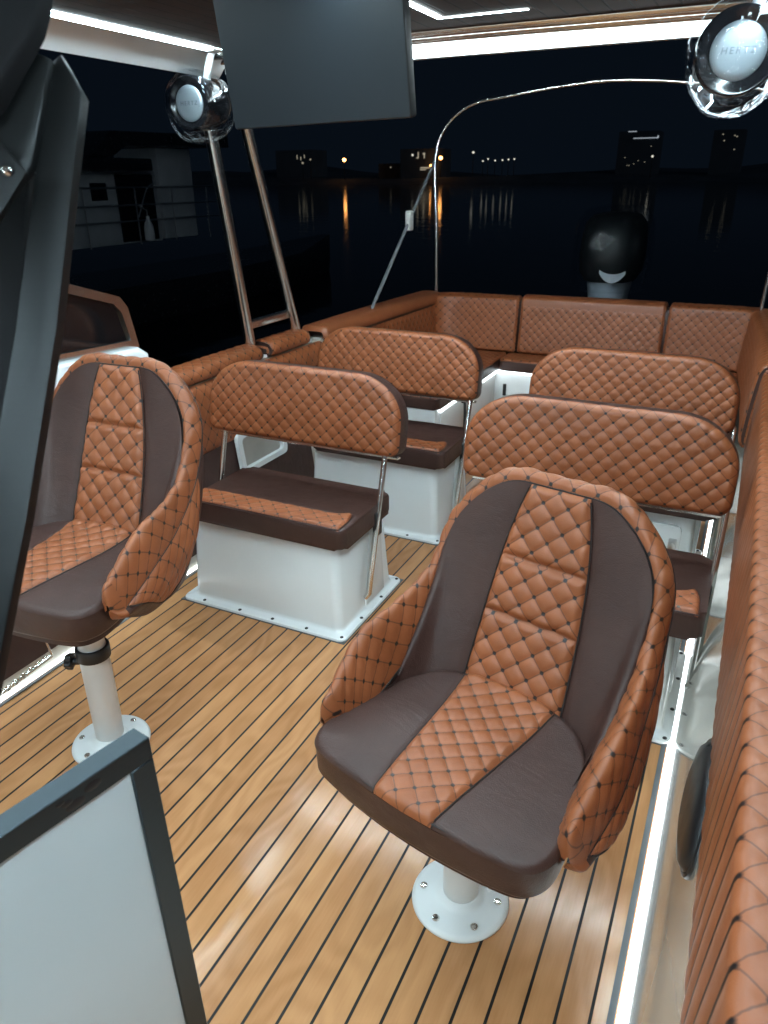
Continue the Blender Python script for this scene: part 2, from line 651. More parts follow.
# bow-side bulkhead behind the camera closes the cockpit
bm = BM()
box(bm, (XL - .25, -1.72, WZ - .3), (XR + .25, -1.6, .95), .02, 2)
H('front_bulkhead', bm, M['white'])
# upholstered wall lining on the left with a white framed pocket
bm = BM()
pr = [(XL - .010, .06), (XL - .002, .06), (XL - .052, .46), (XL - .064, .46)]
prism(bm, pr, 1, .7, 3.15)
lin = H('wall_lining', bm, M['brown'])
bm = BM()
fr = rrect(2.53, 2.90, .285, .475, .03, .03, .03, .03, 5)
fi = rrect(2.56, 2.87, .310, .450, .02, .02, .02, .02, 5)
def lx(z): return XL + .004 - .05 * (z - .06) / .4
n = len(fr)
rg = []
for off, pl in ((.002, fr), (.022, fr), (.022, fi), (-.004, fi)):
    rg.append([bm.verts.new((lx(p[1]) + off, p[0], p[1])) for p in pl])
for a, b in zip(rg, rg[1:]):
    for i in range(n):
        bm.faces.new((a[i], a[(i + 1) % n], b[(i + 1) % n], b[i]))
H('pocket_frame', bm, M['white'], ang=60)
bm = BM()
bm.faces.new([bm.verts.new((lx(p[1]) + .002, p[0], p[1])) for p in fi])
H('pocket_back', bm, pbr('beige_pocket', (.42, .40, .36), .5))
# small lift handle and lacing on the lining near the driving seat
bm = BM()
def on(y, z, o=.012): return (lx(z) + o, y, z)
tube(bm, [on(1.34, .125, .004), on(1.34, .125, .03), on(1.345, .075, .03), on(1.345, .065, .03)], .004, 8)
tube(bm, [on(1.15, .045, .02), on(1.345, .065, .03)], .006, 8)
H('lining_handle', bm, M['steel'])
bm = BM()
for k in range(6):
    y = 1.17 + k * .03
    tube(bm, [on(y + .012 * math.cos(a), .050 + (y - 1.15) * .1 + .008 * math.sin(a), .028) for a in np.linspace(0, 2 * PI, 9)[:-1]], .0022, 6, closed=True)
H('lacing', bm, M['steel'])
# forward coaming riser on the left that carries the windscreen wing
bm = BM()
prism(bm, [(-.6, .742), (2.06, .742), (2.10, .80), (2.09, .935), (2.05, .962), (1.2, .995), (-.6, 1.03)], 0, -2.17, -2.00, .02, 3)
H('coaming_riser', bm, M['white'])

# speaker grille let into the right liner
sp = thing('liner_speaker', 'black oval speaker grille let into the cream side wall', 'speaker', (.094, 1.24, .39))
bm = BM()
prof = [(0, .030), (.6, .029), (.88, .022), (.97, .012), (1.0, 0.0)]
n = 40
nrm = Vector((-.97, 0, .16)).normalized()
ta = Vector((0, 1, 0)); tb = nrm.cross(ta).normalized()
rings = []
for r, h in prof:
    rings.append([bm.verts.new(ta * (math.cos(2 * PI * k / n) * .17 * r) + tb * (math.sin(2 * PI * k / n) * .085 * r) + nrm * (h + .004)) for k in range(n if r else 1)])
for a, b in zip(rings, rings[1:]):
    for k in range(n):
        if len(a) == 1: bm.faces.new((a[0], b[k], b[(k + 1) % n]))
        else: bm.faces.new((a[k], a[(k + 1) % n], b[(k + 1) % n], b[k]))
obj('grille', bm, M['blackplastic'], sp)
bm = BM()
tube(bm, [ta * (math.cos(t) * .17) + tb * (math.sin(t) * .085) + nrm * .008 for t in np.linspace(0, 2 * PI, 49)[:-1]], .007, 8, closed=True)
obj('rim', bm, M['blackplastic'], sp)
for f in (-.5, 0, .5):
    bm = BM()
    tube(bm, [ta * (f * .17 + .02) + tb * s * .076 * math.sqrt(1 - f * f) + nrm * (.030 - .012 * abs(s) ** 3 - .004 * abs(f)) for s in np.linspace(-.95, .95, 9)], .0035, 6)
    obj('rib', bm, M['blackplastic'], sp)

# ------------------------------------------------------------------ quilted coaming pads
def taper(y):
    return 0.0 if y < 3.2 else -.07 * ((y - 3.2) / 1.8) ** 2
def pad_profile(sgn, xe, prof, y0, y1, dx, dy, name, parent, amp=.005, mat='quilt', step=.008, endr=.03, pleat=None):
    c = np.array(catmull(prof, 14))
    seg = np.sqrt((np.diff(c, axis=0) ** 2).sum(1))
    L = np.concatenate([[0], np.cumsum(seg)])
    nv = max(8, int(L[-1] / step))
    ts = np.linspace(0, L[-1], nv)
    px = np.interp(ts, L, c[:, 0]); pz = np.interp(ts, L, c[:, 1])
    nu = max(6, int((y1 - y0) / step))
    ys = np.linspace(y0, y1, nu)
    P = np.empty((nv, nu, 3))
    tp = np.array([taper(y) for y in ys])
    P[..., 0] = xe + sgn * (px[:, None] + tp[None])
    P[..., 1] = ys[None]
    P[..., 2] = pz[:, None]
    # round the ends over
    e = np.minimum(ys - y0, y1 - ys)
    r = roll(e, endr)
    cx, cz = xe + sgn * px.mean() + sgn * .05, pz.mean() - .02
    UV = np.stack([np.tile((ys / dx)[None], (nv, 1)), np.tile((ts / dy)[:, None], (1, nu))], -1)
    if pleat is not None:
        k = np.interp(pleat, pz[:np.argmax(pz)], ts[:np.argmax(pz)])
        UV[..., 1] = np.where(ts > k, (ts - k) / dy, .0)[:, None]
        UV[..., 1] += np.where(ts > k, 0, .035)[:, None]
    edge = np.minimum(ts, L[-1] - ts)
    mask = np.clip(edge / .03, 0, 1)[:, None] * np.clip(e / .03, 0, 1)[None]
    lift = -r[None] * np.ones((nv, 1))
    o = surf(name, P, UV, M[mat], parent, away=(cx, (y0 + y1) / 2, cz), amp=amp, mask=mask, lift=lift)
    return o

def close_pad(bm_name, sgn, xe, prof, y0, y1, parent, mat='brown'):
    """solid core just inside the quilted skin"""
    c = [(px, pz) for px, pz in prof]
    bm = BM()
    ya, yb = y0 + .004, y1 - .004
    ny = max(2, int((yb - ya) / .25) + 1)
    ys = np.linspace(ya, yb, ny)
    cx = sum(p[0] for p in c) / len(c); cz = sum(p[1] for p in c) / len(c)
    rings = [[bm.verts.new((xe + sgn * (cx + (px - cx) * .93 + taper(y)), y, cz + (pz - cz) * .93)) for px, pz in c] for y in ys]
    n = len(c)
    for a, b in zip(rings, rings[1:]):
        for k in range(n):
            bm.faces.new((a[k], a[(k + 1) % n], b[(k + 1) % n], b[k]))
    bm.faces.new(rings[0]); bm.faces.new(rings[-1][::-1])
    return obj(bm_name, bm, M[mat], parent)

PR = [(.084, .425), (.075, .434), (.072, .455), (.075, .58), (.081, .70), (.084, .750), (.086, .768), (.093, .777), (.108, .780), (.22, .784), (.30, .782), (.325, .765), (.33, .745)]
t_ = thing('coaming_pad', 'long orange quilted coaming pad along the right side wall beside the camera', 'padding', (.15, 1.0, .42))
o = pad_profile(1, XR, PR, -1.2, 3.38, .0605, .075, 'quilted_cover', t_, amp=.0035, pleat=.772)
o.location = -t_.location
o = close_pad('core', 1, XR, PR, -1.2, 3.38, t_); o.location = -t_.location
t_ = thing('coaming_pad', 'short orange quilted coaming pad at the right rear corner, beyond the gap in the padding', 'padding', (.1, 4.1, .42))
PR2 = [(.060, .425), (.050, .44), (.045, .47), (.050, .58), (.060, .70), (.068, .765), (.085, .795), (.12, .805), (.20, .806), (.27, .80), (.292, .78), (.295, .745)]
o = pad_profile(1, XR, PR2, 3.43, 4.93, .0605, .085, 'quilted_cover', t_, amp=.005)
o.location = -t_.location
o = close_pad('core', 1, XR, PR2, 3.43, 4.93, t_); o.location = -t_.location

# left side: inner quilted wall pad plus separate rolls on top
PLI = [(.062, .44), (.050, .455), (.046, .49), (.056, .60), (.068, .70), (.080, .730), (.098, .737)]
t_ = thing('wall_pad', 'orange quilted wall pad on the left inner side behind the bench seats', 'padding', (-2.02, 2.0, .44))
o = pad_profile(-1, XL, PLI, .6, 3.42, .0605, .075, 'quilted_cover', t_, amp=.005); o.location = -t_.location
o = close_pad('core', -1, XL, PLI, .6, 3.42, t_); o.location = -t_.location
PLT = [(.083, .748), (.074, .762), (.074, .785), (.088, .806), (.12, .814), (.17, .814), (.196, .80), (.204, .775), (.20, .748)]
for y0, y1, lb in ((2.12, 2.86, 'long orange quilted roll on the left gunwale, in front of the grab frame feet'), (2.92, 3.29, 'short orange quilted roll on the left gunwale between the two grab frame feet')):
    t_ = thing('gunwale_roll', lb, 'padding', (-2.08, (y0 + y1) / 2, .75), group='rolls on the left gunwale')
    o = pad_profile(-1, XL, PLT, y0, y1, .0605, .06, 'quilted_cover', t_, amp=.004); o.location = -t_.location
    o = close_pad('core', -1, XL, PLT, y0, y1, t_); o.location = -t_.location
t_ = thing('coaming_pad', 'orange quilted coaming pad on the left side leading to the stern corner', 'padding', (-2.0, 4.2, .44))
PL2 = [(.060, .43), (.048, .45), (.045, .48), (.050, .58), (.058, .68), (.066, .722)]
o = pad_profile(-1, XL, PL2, 3.48, 4.93, .0605, .075, 'quilted_cover', t_, amp=.005); o.location = -t_.location
PL3 = [(.068, .728), (.054, .745), (.056, .775), (.075, .800), (.11, .808), (.17, .808), (.215, .80), (.228, .775), (.226, .748)]
o = pad_profile(-1, XL, PL3, 3.42, 4.93, .0605, .9, 'top_roll', t_, amp=.0, mat='plainorange' if 'plainorange' in M else 'quilt'); o.location = -t_.location
M['plainorange'] = pbr('plain_orange_vinyl', (.27, .082, .031), .44, var=.12, vscale=8, bmp=.2)
o.data.materials[0] = M['plainorange']
o = close_pad('core', -1, XL, PL2 + PL3[1:], 3.49, 4.93, t_); o.location = -t_.location

# ------------------------------------------------------------------ bench seats
def backrest_part(parent, W, Hh, T, tilt, loc):
    """upholstered backrest, quilted face towards -y"""
    tm = Matrix.Translation(Vector(loc)) @ Matrix.Rotation(-tilt, 4, 'X')
    ol = []
    for cx, cz, rx, rz_, a0 in ((-W / 2 + .04, .04, .04, .04, 180), (W / 2 - .04, .04, .04, .04, 270), (W / 2 - .19, Hh - .16, .19, .16, 0), (-W / 2 + .19, Hh - .16, .19, .16, 90)):
        for k in range(15):
            a = R(a0 + 90 * k / 14)
            ol.append((cx + rx * math.cos(a), cz + rz_ * math.sin(a)))
    X, Z = col_grid(ol, 190, 64)
    d = dist_to_poly(X, Z, ol)
    Yd = -T / 2 + roll(d, .022) - .006 * np.clip(d / .1, 0, 1)
    U, V = X / .0525, Z / .0500 + .2
    mask = np.clip(d / .02, 0, 1)
    P = np.stack([X, Yd, Z], -1)
    Pn = np.array([[tuple(tm @ Vector(p)) for p in row] for row in P.tolist()])
    f = surf('backrest', Pn, np.stack([U, V], -1), M['quilt'], parent, out=tuple(tm.to_3x3() @ Vector((0, -1, 0))), amp=.0050, mask=mask)
    # brown gusset and back
    bm = BM()
    n = len(ol)
    rg = []
    for y, s in ((-T / 2 + .020, 1.0), (-T / 2 + .026, 1.004), (T / 2 - .018, 1.004), (T / 2 - .006, .985), (T / 2, .95)):
        rg.append([bm.verts.new(tm @ Vector((p[0] * s, y, Hh / 2 + (p[1] - Hh / 2) * s))) for p in ol])
    for a, b in zip(rg, rg[1:]):
        for i in range(n):
            bm.faces.new((a[i], a[(i + 1) % n], b[(i + 1) % n], b[i]))
    bm.faces.new(rg[-1])
    obj('gusset', bm, M['brown'], f, ang=50)
    bm = BM()
    # steel carrier under the lower edge
    box(bm, (-W / 2 + .03, -.012, -.012), (W / 2 - .012, .016, -.002), .002, 1, mat=tm)
    obj('carrier_bar', bm, M['steel'], f)
    return f

def bench(label, x0, x1, y0, door, shx=0, bz=.6, sx=0.0):
    """x0, x1: flange edges; y0: flange front edge"""
    cx = (x0 + x1) / 2
    t = thing('bench_seat', label, 'bench', (cx, y0 + .255, 0), group='padded bench seats')
    W = x1 - x0
    hw, hd = W / 2, .255
    bm = BM()
    def ring(hx, yf, yb, z, r, n=6):
        return [bm.verts.new((p[0], p[1], z)) for p in rrect(-hx, hx, yf, yb, r, r, r, r, n)]
    rg = [ring(hw, -hd, hd, .002, .03), ring(hw, -hd, hd, .009, .03), ring(hw - .002, -hd + .002, hd - .002, .012, .03),
          ring(hw - .026, -hd + .032, hd - .028, .013, .03), ring(hw - .031, -hd + .038, hd - .033, .018, .03), ring(hw - .034, -hd + .040, hd - .036, .030, .03),
          ring(hw - .050, -hd + .056, hd - .060, .335, .035), ring(hw - .060, -hd + .066, hd - .07, .350, .03)]
    for a, b in zip(rg, rg[1:]):
        for i in range(len(a)):
            bm.faces.new((a[i], a[(i + 1) % len(a)], b[(i + 1) % len(a)], b[i]))
    bm.faces.new(rg[-1])
    base = obj('base', bm, M['white'], t, ang=50)
    bm = BM()
    box(bm, (-hw, -hd, 0), (hw, hd, .0035), .001, 1)
    # dark bedding bead squeezed out under the flange
    for v in bm.verts:
        v.co.x *= 1 + .004 / hw; v.co.y *= 1 + .004 / hd
    obj('sealant_bead', bm, M['rubber'], base)
    # flange screws
    for (bx, by) in [(-hw + .10, -hd + .016), (-hw + .27, -hd + .016), (-hw + .42, -hd + .016), (-hw + .57, -hd + .016), (hw - .018, -hd + .020), (hw - .013, -.09), (hw - .013, .08), (hw - .018, hd - .02), (-hw + .013, -.05), (-hw + .013, .12)]:
        bm = BM()
        lathe(bm, [(0, .0165), (.004, .016), (.0065, .014), (.007, .0115)], 12, (bx, by, 0))
        obj('screw', bm, M['blackplastic'], base)
    # moulded buttress where the pole is bolted on
    for s in (-1, 1):
        bm = BM()
        prism(bm, [(-.02, .02), (.14, .02), (.11, .33), (.06, .33)], 0, s * (hw - .058), s * (hw - .026), .008, 2)
        obj('pole_buttress', bm, M['white'], base)
    # cushion
    bm = BM()
    cw = hw - .008
    cyf, cyb = -hd + .034, hd - .085
    prism(bm, rrect(-cw + .045 + sx, cw + sx, cyf, cyb, .03, .03, .035, .035, 6), 2, .352, .432, .016, 4)
    cu = obj('cushion', bm, M['brown'], t, ang=50)
    # quilted strip along the edge nearest the aisle
    nu, nv = 120, 22
    xs = np.linspace(-cw + .05, cw - .02, nu)
    # the strip widens into a tail at the end
    wid = .105 + .05 * np.clip((xs - (cw - .10)) / .075, 0, 1) ** 1.5
    wid = np.where(xs > cw - .045, wid * (1 - .55 * np.clip((xs - cw + .045) / .025, 0, 1) ** 2), wid)
    tt = np.linspace(0, 1, nv)[:, None]
    Y = cyf + .006 + wid[None] * tt
    xs = xs + sx
    P = np.stack([np.tile(xs, (nv, 1)), Y, np.full((nv, nu), .4315)], -1)
    ol = [(x, cyf + .006) for x in xs] + [(x, cyf + .006 + w_) for x, w_ in zip(xs[::-1], wid[::-1])]
    d = dist_to_poly(P[..., 0], P[..., 1], ol)
    P[..., 2] += .010 - roll(d, .010) - np.clip((cyf + .02 - P[..., 1]) / .02, 0, 1) ** 2 * .008
    UV = np.stack([P[..., 0] / .058, P[..., 1] / .058], -1)
    surf('quilted_trim', P, UV, M['quilt'], cu, out=(0, 0, 1), amp=.004, mask=np.clip(d / .012, 0, 1))
    bm = BM()
    ctr = Vector((0, (cyf + .05), .42))
    tube(bm, [Vector((p[0], p[1], .4335)) for p in ol], .0025, 6, closed=True)
    obj('piping', bm, M['brown'], cu)
    # stainless poles either side
    for s in (-1, 1):
        xp = s * (hw - .006) + sx
        bm = BM()
        tube(bm, [(xp - s * .012, -.045, .075), (xp, -.040, .092), (xp, .115, .615), (xp - s * .006, .119, .628)], .0105, 12)
        pole = obj('pole', bm, M['steel'], t)
        bm = BM()
        box(bm, (xp - .012, .02, .30), (xp + .004, .075, .40), .006, 2)
        obj('pole_stop', bm, M['blackplastic'], pole)
    backrest_part(t, W + .105, .288, .098, R(9), (shx, .12, bz))
    if door:
        bm = BM()
        prism(bm, rrect(hw - .46, hw - .085, .055, .31, .02, .02, .02, .02, 5), 1, -hd + .034, -hd + .052, .004, 2, mat=Matrix.Rotation(0, 4, 'X'))
        dr = obj('locker_door', bm, M['white'], base)
        bm = BM()
        box(bm, (hw - .125, -hd + .028, .215), (hw - .095, -hd + .036, .260), .004, 2)
        lathe(bm, [(0, .006), (.009, .005), (.010, 0)], 14, mat=Matrix.Translation((hw - .110, -hd + .0275, .238)) @ Matrix.Rotation(R(90), 4, 'X'))
        obj('latch', bm, M['alu'], dr)
    return t

bench('white bench seat with quilted back directly behind the left helm chair', -1.835, -1.100, 1.905, False, .005, .600)
bench('white bench seat with quilted back on the left, nearer the stern and the grab frame', -1.815, -1.078, 2.770, False, -.025, .585)
bench('white bench seat with quilted back directly behind the right helm chair', -.715, .018, 1.855, True, -.012, .600, .034)
bench('white bench seat with quilted back on the right, between another bench and the stern sofa', -.715, .005, 2.700, True, -.025, .592, .034)

# ------------------------------------------------------------------ stern sofa
sofa = thing('stern_sofa', 'U-shaped orange quilted stern sofa on white lockers lit from below', 'sofa', (XC, 4.8, 0))
def SO(name, bm, mat, parent=None, **k):
    o = obj(name, bm, mat, parent or sofa, **k)
    if parent is None: o.location = -sofa.location
    return o
bm = BM()
box(bm, (-1.93, 4.76, .002), (0.0, 4.955, .345), .012, 2)
base = SO('locker_base', bm, M['white'])
bm = BM()
box(bm, (-1.93, 3.66, .002), (-1.47, 4.755, .345), .012, 2)
SO('locker_base', bm, M['white'])
bm = BM()
box(bm, (-.36, 3.75, .002), (0.0, 4.755, .345), .012, 2)
SO('locker_base', bm, M['white'])
for x0, x1 in ((-1.44, -1.02), (-1.00, -.40)):
    bm = BM()
    box(bm, (x0, 4.742, .04), (x1, 4.758, .325), .006, 2)
    d_ = SO('locker_door', bm, M['white'])
    bm = BM()
    box(bm, (x0 + .03, 4.730, .17), (x0 + .052, 4.744, .25), .004, 2)
    obj('latch', bm, M['blackplastic'], d_)
bm = BM()
for y0 in (3.72, 4.22):
    box(bm, (-1.474, y0, .04), (-1.458, y0 + .46, .325), .006, 2)
SO('locker_door', bm, M['white'])
bm = BM()
tube(bm, [(-1.455, 4.05, .30), (-1.435, 4.05, .29), (-1.432, 4.05, .22), (-1.432, 4.05, .10)], .009, 8)
SO('grab_handle', bm, M['blackplastic'])
for lo, hi in (((-1.455, 4.735, .325), (-.38, 4.745, .338)), ((-1.462, 3.70, .325), (-1.452, 4.73, .338))):
    bm = BM()
    box(bm, lo, hi, .002, 1)
    SO('light_strip', bm, M['ledfloor'])
# seat pads
def seat_pad(x0, x1, y0, y1):
    ol = rrect(x0, x1, y0, y1, .03, .03, .03, .03, 6)
    bm = BM()
    prism(bm, ol, 2, .347, .412, .012, 3)
    o = SO('seat_pad', bm, M['brown'])
    X, Y = col_grid(ol, int((x1 - x0) / .009) + 4, int((y1 - y0) / .009) + 4)
    d = dist_to_poly(X, Y, ol)
    P = np.stack([X, Y, .413 + .012 - roll(d, .014)], -1)
    q = surf('quilted_top', P, np.stack([X / .06, Y / .06], -1), M['quilt'], o, out=(0, 0, 1), amp=.004, mask=np.clip(d / .02, 0, 1))
seat_pad(-1.44, -.92, 4.70, 4.93)
seat_pad(-.91, -.385, 4.70, 4.93)
seat_pad(-1.94, -1.45, 3.66, 4.20)
seat_pad(-1.94, -1.45, 4.21, 4.93)
seat_pad(-.375, .02, 3.75, 4.93)
# backrests along the transom and round the corners
def back_strip(path, z0, z1, lean, name, topband=False, dx=.056, dy=.056, inside=(-.97, 3.9, .6)):
    """path: plan polyline; vertical quilted pad leaning back towards its outside"""
    p = np.array(path, float)
    seg = np.sqrt((np.diff(p, axis=0) ** 2).sum(1))
    L = np.concatenate([[0], np.cumsum(seg)])
    nu = int(L[-1] / .008) + 4
    s = np.linspace(0, L[-1], nu)
    x = np.interp(s, L, p[:, 0]); y = np.interp(s, L, p[:, 1])
    tx, ty = np.gradient(x), np.gradient(y)
    l = np.hypot(tx, ty); nx, ny = ty / l, -tx / l
    # outward = away from the cockpit centre
    sg = np.sign(((x - inside[0]) * nx + (y - inside[1]) * ny).mean()); nx, ny = nx * sg, ny * sg
    prof = np.array(catmull([(.03, z0), (.008, z0 + .008), (0, z0 + .03), (lean * .5, (z0 + z1) / 2), (lean, z1 - .035), (lean + .012, z1 - .01), (lean + .04, z1), (lean + .10, z1 + .002), (lean + .13, z1 - .01), (lean + .135, z1 - .03)], 12))
    sl = np.concatenate([[0], np.cumsum(np.sqrt((np.diff(prof, axis=0) ** 2).sum(1)))])
    nv = int(sl[-1] / .008)
    ts = np.linspace(0, sl[-1], nv)
    off = np.interp(ts, sl, prof[:, 0]); zz = np.interp(ts, sl, prof[:, 1])
    P = np.stack([x[None] + nx[None] * off[:, None], y[None] + ny[None] * off[:, None], np.tile(zz[:, None], (1, nu))], -1)
    e = np.minimum(s, L[-1] - s)
    UV = np.stack([np.tile((s / dx)[None], (nv, 1)), np.tile((ts / dy)[:, None], (1, nu))], -1)
    zone = (zz < z1 - .045) if topband else (zz < z1 + 1)
    mask = np.clip(e / .02, 0, 1)[None] * np.clip(ts / .03, 0, 1)[:, None]
    lift = -roll(e, .018)[None] * np.ones((nv, 1))
    a = (inside[0], inside[1], .7)
    nrm_out = np.array([-(nx.mean()), -(ny.mean()), .4])
    if topband:
        k = int(np.argmax(zz > z1 - .05))
        o = surf(name, P[:k], UV[:k], M['quilt'], sofa, out=nrm_out, amp=.004, mask=mask[:k] * np.clip((ts[k] - ts[:k]) / .015, 0, 1)[:, None], lift=lift[:k] - roll(ts[k] - ts[:k], .008)[:, None])
        o.location = -sofa.location
        q = surf('top_band', P[k - 1:], UV[k - 1:] * .0 + .25, M['plainorange'], o, out=nrm_out, lift=lift[k - 1:] + .004)
    else:
        o = surf(name, P, UV, M['quilt'], sofa, out=nrm_out, amp=.004, mask=mask, lift=lift)
        o.location = -sofa.location
    return o
back_strip([(-1.375, 4.885), (-.455, 4.905)], .43, .80, .035, 'back_pad', topband=True)
back_strip(catmull([(-1.955, 4.62), (-1.945, 4.76), (-1.90, 4.845), (-1.80, 4.875), (-1.60, 4.88), (-1.39, 4.885)], 6), .43, .79, .03, 'back_pad')
back_strip(catmull([(-.44, 4.905), (-.20, 4.905), (-.02, 4.90), (.035, 4.85), (.05, 4.70), (.055, 4.55)], 6), .43, .80, .03, 'back_pad')
bm = BM()
box(bm, (-1.95, 4.945, .35), (.05, 5.06, .77), .02, 2)
SO('back_core', bm, M['brown'])

# ------------------------------------------------------------------ helm chairs
def lerp(a, b, t): return a + (b - a) * t
def helm_chair(label, loc, rz, dz, tall, ox=.004):
    t = thing('helm_chair', label, 'chair', loc, rz, group='bucket helm chairs')
    off = np.array([ox, 0, dz])
    # right-hand control curves (local: -y is forward), from centre back to arm front
    A = [(0, .150, .455), (.12, .145, .455), (.195, .105, .455), (.225, .03, .450), (.233, -.02, .445), (.236, -.065, .435), (.238, -.100, .428)]
    B = [(0, .318, .926), (.128, .308, .916), (.226, .275, .815), (.240, .210, .668), (.234, .125, .545), (.232, -.02, .480), (.238, -.100, .428)]
    Cc = [(0, .338, .944), (.137, .328, .936), (.243, .290, .828), (.262, .217, .700), (.276, .110, .642), (.284, -.01, .612), (.276, -.118, .530)]
    D = [(0, .375, .922), (.145, .365, .910), (.252, .320, .808), (.278, .245, .668), (.296, .125, .570), (.314, .0, .520), (.304, -.106, .456)]
    E = [(0, .265, .388), (.14, .257, .388), (.235, .203, .388), (.276, .120, .388), (.288, .04, .388), (.287, -.03, .390), (.268, -.100, .418)]
    n = 12
    cv = [np.array(catmull(c, n)) for c in (A, B, Cc, D, E)]
    # mirror
    full = [np.vstack([c[::-1] * [-1, 1, 1], c[1:]]) + off for c in cv]
    fa, fb, fc, fd, fe = full
    nu0 = len(fa)
    # resample in u
    def at(c, u):   # u in [-1, 1]
        s = (u + 1) / 2 * (nu0 - 1)
        i = np.clip(np.floor(s).astype(int), 0, nu0 - 2)
        f = (s - i)[..., None]
        return c[i] * (1 - f) + c[i + 1] * f
    # ---- inner panel: position for (u, v) with a padded belly
    def inner(u, v):
        a, b = at(fa, u), at(fb, u)
        p = a + (b - a) * v[..., None]
        wgt = np.clip(np.linalg.norm(b - a, axis=-1) / .4, 0, 1)
        p[..., 1] += -.030 * np.sin(PI * np.clip(v, 0, 1)) * wgt * (np.clip(1 - np.abs(u) / .35, 0, 1)) + .035 * np.sin(PI * v) * wgt * np.clip(1 - np.abs(u) / .6, 0, 1)
        return p
    # stripe edge: half width by height
    vv = np.linspace(0, 1, 130)
    hw = .122 - .020 * vv - .034 * vv ** 4
    us = np.empty_like(vv)
    for i, v in enumerate(vv):
        lo, hi = 0.0, .5
        for _ in range(30):
            m_ = (lo + hi) / 2
            x = inner(np.array([m_]), np.array([v]))[0, 0] - off[0]
            if x < hw[i]: lo = m_
            else: hi = m_
        us[i] = lo
    # quilted stripe in three stacked pads
    L_back = .50
    rows = np.linspace(0, 1, 130)
    ss = np.linspace(-1, 1, 56)
    Ug = ss[None] * us[:, None]
    Vg = np.tile(rows[:, None], (1, len(ss)))
    P = inner(Ug, Vg)
    X = P[..., 0] - off[0]
    Zl = Vg * L_back
    cuts = [.405, .665]
    dcut = np.minimum.reduce([np.abs(Vg - c) for c in cuts]) * L_back
    de = (1 - np.abs(ss))[None] * hw[:, None]
    dmin = np.minimum(dcut, np.minimum(de, np.minimum(Vg, 1 - Vg) * L_back))
    mask = np.clip(dmin / .010, 0, 1) ** .5
    # quilt restarts in each pad
    shift = np.where(Vg < cuts[0], 0, np.where(Vg < cuts[1], .31, .17))
    UV = np.stack([X / .058, Zl / .056 + shift], -1)
    ins = surf('back_insert', P, UV, M['quilt'], t, out=(0, -1, .2), amp=.0062, mask=mask, lift=.012 * np.clip(dmin / .016, 0, 1) ** .5 - .002)
    # brown side panels
    for s in (-1, 1):
        uu = np.linspace(0, 1, 40)
        rws = np.linspace(0, 1, 60)
        us2 = np.interp(rws, vv, us)
        Ug = s * (us2[:, None] + (1 - us2[:, None]) * uu[None])
        Vg = np.tile(rws[:, None], (1, 40))
        P = inner(Ug, Vg)
        e = np.minimum(np.minimum(uu, 1 - uu)[None] * .2, 1)
        surf('back_panel', P, np.zeros(P.shape[:2] + (2,)), M['brown'], t, out=(-s * .4, -1, .2), lift=.008 * np.clip(e / .012, 0, 1) ** .5)
        # seam piping along the stripe
        bm = BM()
        pp = inner(s * us, vv)
        tube(bm, [Vector(p) + Vector((0, -.004, .001)) for p in pp[2:-2]], .0018, 6)
        obj('seam', bm, M['thread'], ins)
    # ---- bolster: B -> C -> D, rounded
    nu = 300
    U = np.linspace(-1, 1, nu)
    b_, c_, d_ = at(fb, U), at(fc, U), at(fd, U)
    nv = 30
    th = np.linspace(0, 1, nv)
    P = np.empty((nv, nu, 3))
    for i, h in enumerate(th):
        # quadratic through b, c, d made fuller
        m1 = c_ * 2 - (b_ + d_) * .5
        m1 = c_ + (m1 - c_) * 1.12
        P[i] = (1 - h) ** 2 * b_ + 2 * h * (1 - h) * m1 + h * h * d_
    sl = np.concatenate([[0], np.cumsum(np.linalg.norm(np.diff(c_, axis=0), axis=1))])
    sl -= sl[-1] / 2
    wid = np.linalg.norm(np.diff(P, axis=0), axis=2).sum(0)
    cw = np.concatenate([np.zeros((1, nu)), np.cumsum(np.linalg.norm(np.diff(P, axis=0), axis=2), axis=0)]) - wid[None] * .5
    UV = np.stack([np.tile((sl / .056)[None], (nv, 1)), cw / .058 + .02], -1)
    dd = np.minimum(th, 1 - th)[:, None] * wid[None]
    dd = np.minimum(dd, (sl[-1] - np.abs(sl))[None])
    ctr = np.array([off[0], .10, .62 + dz])
    bol = surf('bolster', P, UV, M['quilt'], t, away=(off[0], .13, .45 + dz), amp=.0042, mask=np.clip(dd / .014, 0, 1))
    for c in (b_, d_):
        bm = BM()
        tube(bm, [Vector(p) for p in c[::2]], .0022, 6)
        obj('seam', bm, M['thread'], bol)
    Pb = P.copy()
    # ---- outer shell D -> E
    nv = 26
    h = np.linspace(0, 1, nv)[:, None, None]
    d_, e_ = at(fd, U), at(fe, U)
    P = d_[None] * (1 - h) + e_[None] * h
    ax = np.stack([np.sin(U * PI * .5), .9 * np.cos(U * PI * .5), 0 * U], -1)
    P = P + ax[None] * (.022 * np.sin(PI * h))
    surf('back_shell', P, np.zeros((nv, nu, 2)), M['brown'], t, away=(off[0], .05, .6 + dz))
    # rounded front of each arm
    for col_i in (0, -1):
        ring = np.vstack([Pb[:, col_i], P[1:, col_i]])
        c = ring.mean(0)
        bl = [1.0, .96, .85, .65, .4, .15]
        fw = [0.0, .010, .019, .026, .030, .032]
        Pc = np.stack([c + (ring - c) * b_k + np.array([0, -f_k, 0]) for b_k, f_k in zip(bl, fw)])
        UVc = np.stack([Pc[..., 0] / .056, Pc[..., 2] / .058], -1)
        surf('arm_front', Pc, UVc, M['quilt'], bol, out=(0, -1, 0), amp=.0)
